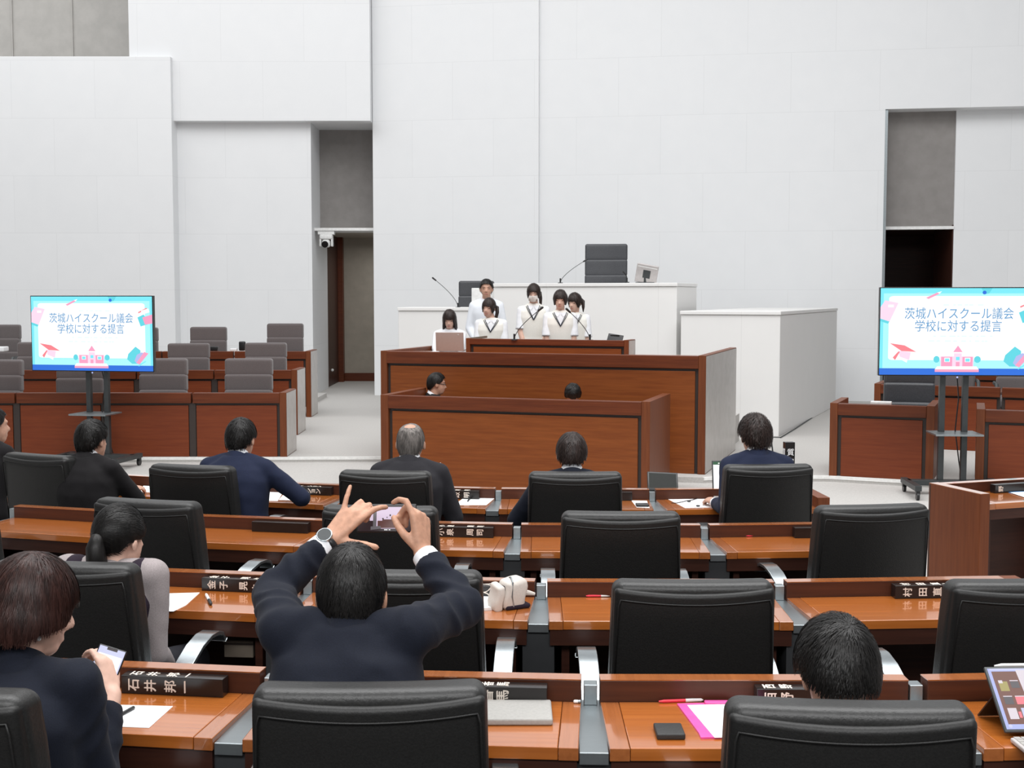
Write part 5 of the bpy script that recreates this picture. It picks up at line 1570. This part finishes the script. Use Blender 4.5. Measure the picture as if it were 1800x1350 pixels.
gooseneck('short microphone on high white counter right of presiding chair', at(1102, 497, 17.35), at(1099, 482, 17.35), 0, arch=.8)
YP = 13.88
gooseneck('microphone on the podium leaning right in front of masked student', at(904, 598, 13.78), at(948, 545, 13.74), 0, .006)
gooseneck('microphone on podium leaning left in front of the fringed student', at(1037, 599, 13.6), at(1001, 548, 13.56), 0, .006)
p, a = on_desk(1, 1362, .02)
gooseneck('dark microphone right of the laptop user in front row', p, at(1354, 763, p.y), 0, .006, .5)
# monitors and tablets on the rostrum
p = at(1080, 600, 13.58)
t = thing('small_tablet', 'small black tablet on right end of the podium', 'tablet', p, R_(-18))
o = MB().rbox((0, 0, .04), (.17, .012, .09), .004, None, 1, 2).build('tablet_body', M['black'], t, smooth=True); o.rotation_euler.x = R_(-30); o.rotation_euler.y = R_(8)
MB().plate([(-.05, .02, .07), (-.05, .09, 0), (.05, .09, 0), (.05, .02, .07)], .004, (0, 1, 1)).build('tablet_stand', M['black'], t)
p = at(1134, 498, 17.25)
t = thing('monitor', 'silver monitor seen from behind on the high white counter', 'monitor', p, R_(-12))
o = MB().rbox((0, 0, .135), (.30, .03, .27), .012, None, 1, 3).build('monitor_back', M['silver'], t, smooth=True); o.rotation_euler = (R_(16), R_(11), 0)
MB().box(-.05, .05, -.02, -.014, .08, .19).build('monitor_mount', M['metal_dark'], o); MB().box(-.13, .13, -.03, .1, 0, .014).build('monitor_foot', M['metal_dark'], t, bevel=.003)
MB().tube([(0, .0, .0), (0, -.02, .1)], .025, 10).build('monitor_neck', M['metal_dark'], t)
MB().box(-.135, .135, -.0165, -.0145, .225, .236).build('monitor_vent', M['white_plastic'], o)
p = at(851, 542, 17.95)
t = thing('monitor', 'pale monitor back on the lower white counter behind the schoolboy', 'monitor', p, R_(-6))
MB().rbox((0, 0, .15), (.36, .03, .28), .01, None, 1, 3).build('monitor_back', M['white_plastic'], t, smooth=True); MB().box(-.1, .1, -.06, .06, 0, .012).build('monitor_foot', M['metal_dark'], t)
# laptop on the rostrum desk
p = at(791, 617, 14.05)
t = thing('laptop', 'rose grey laptop lid facing the seats on the rostrum desk', 'laptop', p, R_(-8))
LW = 50 * 14.05 / FPX
o = MB().rbox((0, 0, .105), (LW, .009, .215), .006, None, 1, 3).build('lid', M['laptop_pink'], t, smooth=True); o.rotation_euler.x = R_(8)
MB().ell((.10, -.005, .185), (.011, .002, .008), 12, 6).build('lid_mark', M['silver'], o)
MB().rbox((0, .12, .008), (LW, .22, .014), .005, None, 1, 2).build('keyboard_base', M['silver'], t, smooth=True)
p = at(842, 598, 13.98); o = MB().rbox((0, 0, .012), (.16, .10, .024), .003, lambda q: (q[0], q[1], q[2] + (q[0] + .08) * .12), 1, 2).build('document_stack', M['kraft'], None); o.location = p + Vector((0, .08, .004)); o.rotation_euler.z = R_(-18)
tag(o, 'brown edged papers at left end of the podium', 'papers')
p = at(946, 598, 13.75); 
# ceiling camera in the left passage
p = at(574, 406, 22.95)
t = thing('ptz_camera', 'white ceiling camera hanging in the left passage', 'camera', (p.x, 22.93, zl - .03))
MB().box(-.15, .15, -.06, .10, -.07, .0).build('mount_plate', M['white_plastic'], t, bevel=.01)
MB().rbox((0, .0, -.11), (.24, .16, .09), .03, None, 1, 3).build('camera_base', M['white_plastic'], t, smooth=True)
for s in (-1, 1): MB().rbox((s * .105 + .0, .0, -.2), (.035, .12, .17), .015, None, 1, 3).build('yoke_arm', M['white_plastic'], t, smooth=True)
o = MB().rbox((0, -.02, -.23), (.15, .18, .14), .05, None, 1, 4).build('camera_head', M['white_plastic'], t, smooth='all')
MB().cyl((-.01, -.10, -.245), (-.01, -.135, -.25), .06, 20).build('lens', M['black_gloss'], o, smooth=True)
# odds and ends on the executive desks
def desk_item(name, label, cat, px, py, Y, size, mat, rz=0, lift=0):
    p = at(px, py, Y)
    o = MB().rbox((0, 0, size[2] / 2), size, min(size) * .2, None, 1, 2).build(name, mat, None, smooth=True)
    o.location = p + Vector((0, 0, lift)); o.rotation_euler.z = rz
    return tag(o, label, cat)
desk_item('speaker_box', 'small black box standing on rear left desk between two chairs', 'box', 426, 616.5, 18.75, (.09, .09, .14), M['black'])
desk_item('desk_telephone', 'small dark device on rear left desk before a chair', 'device', 377, 617, 18.75, (.11, .09, .07), M['black'])
desk_item('tissue', 'small white crumpled tissue on rear left desk', 'tissue', 411, 617, 18.72, (.10, .07, .04), M['paper'])
desk_item('document_stack', 'white and olive booklet on rear left desk at the picture edge', 'booklet', 3, 617.5, 18.72, (.14, .2, .07), M['paper'])
desk_item('flat_device', 'flat white device on the single right desk', 'device', 1549, 710.5, 12.45, (.20, .12, .028), M['white_plastic'], R_(-20))
# floor cables
pts = [atz(1252, 815, .115), atz(1258, 800, .115), atz(1264, 788, .16), atz(1267, 782, .18), atz(1268, 788, .14), atz(1262, 800, .115), atz(1253, 814, .115), atz(1256, 818, .108)]
o = MB().tube(pts, .010, 6).build('cable_loop', M['metal_dark'], None, smooth=True); tag(o, 'dark cable loop on the floor at the rostrum desk right side', 'cable')

pts = [atz(1266, 758, .11), atz(1300, 762, .11), atz(1340, 767.5, .11), atz(1372, 769, .11), atz(1400, 752, .11), atz(1432, 731, .11), atz(1459, 712, .11)]
o = MB().tube(pts, .008, 6).build('floor_cable', M['metal_dark'], None, smooth=True); tag(o, 'dark cable lying along the foot of the white stone block', 'cable')
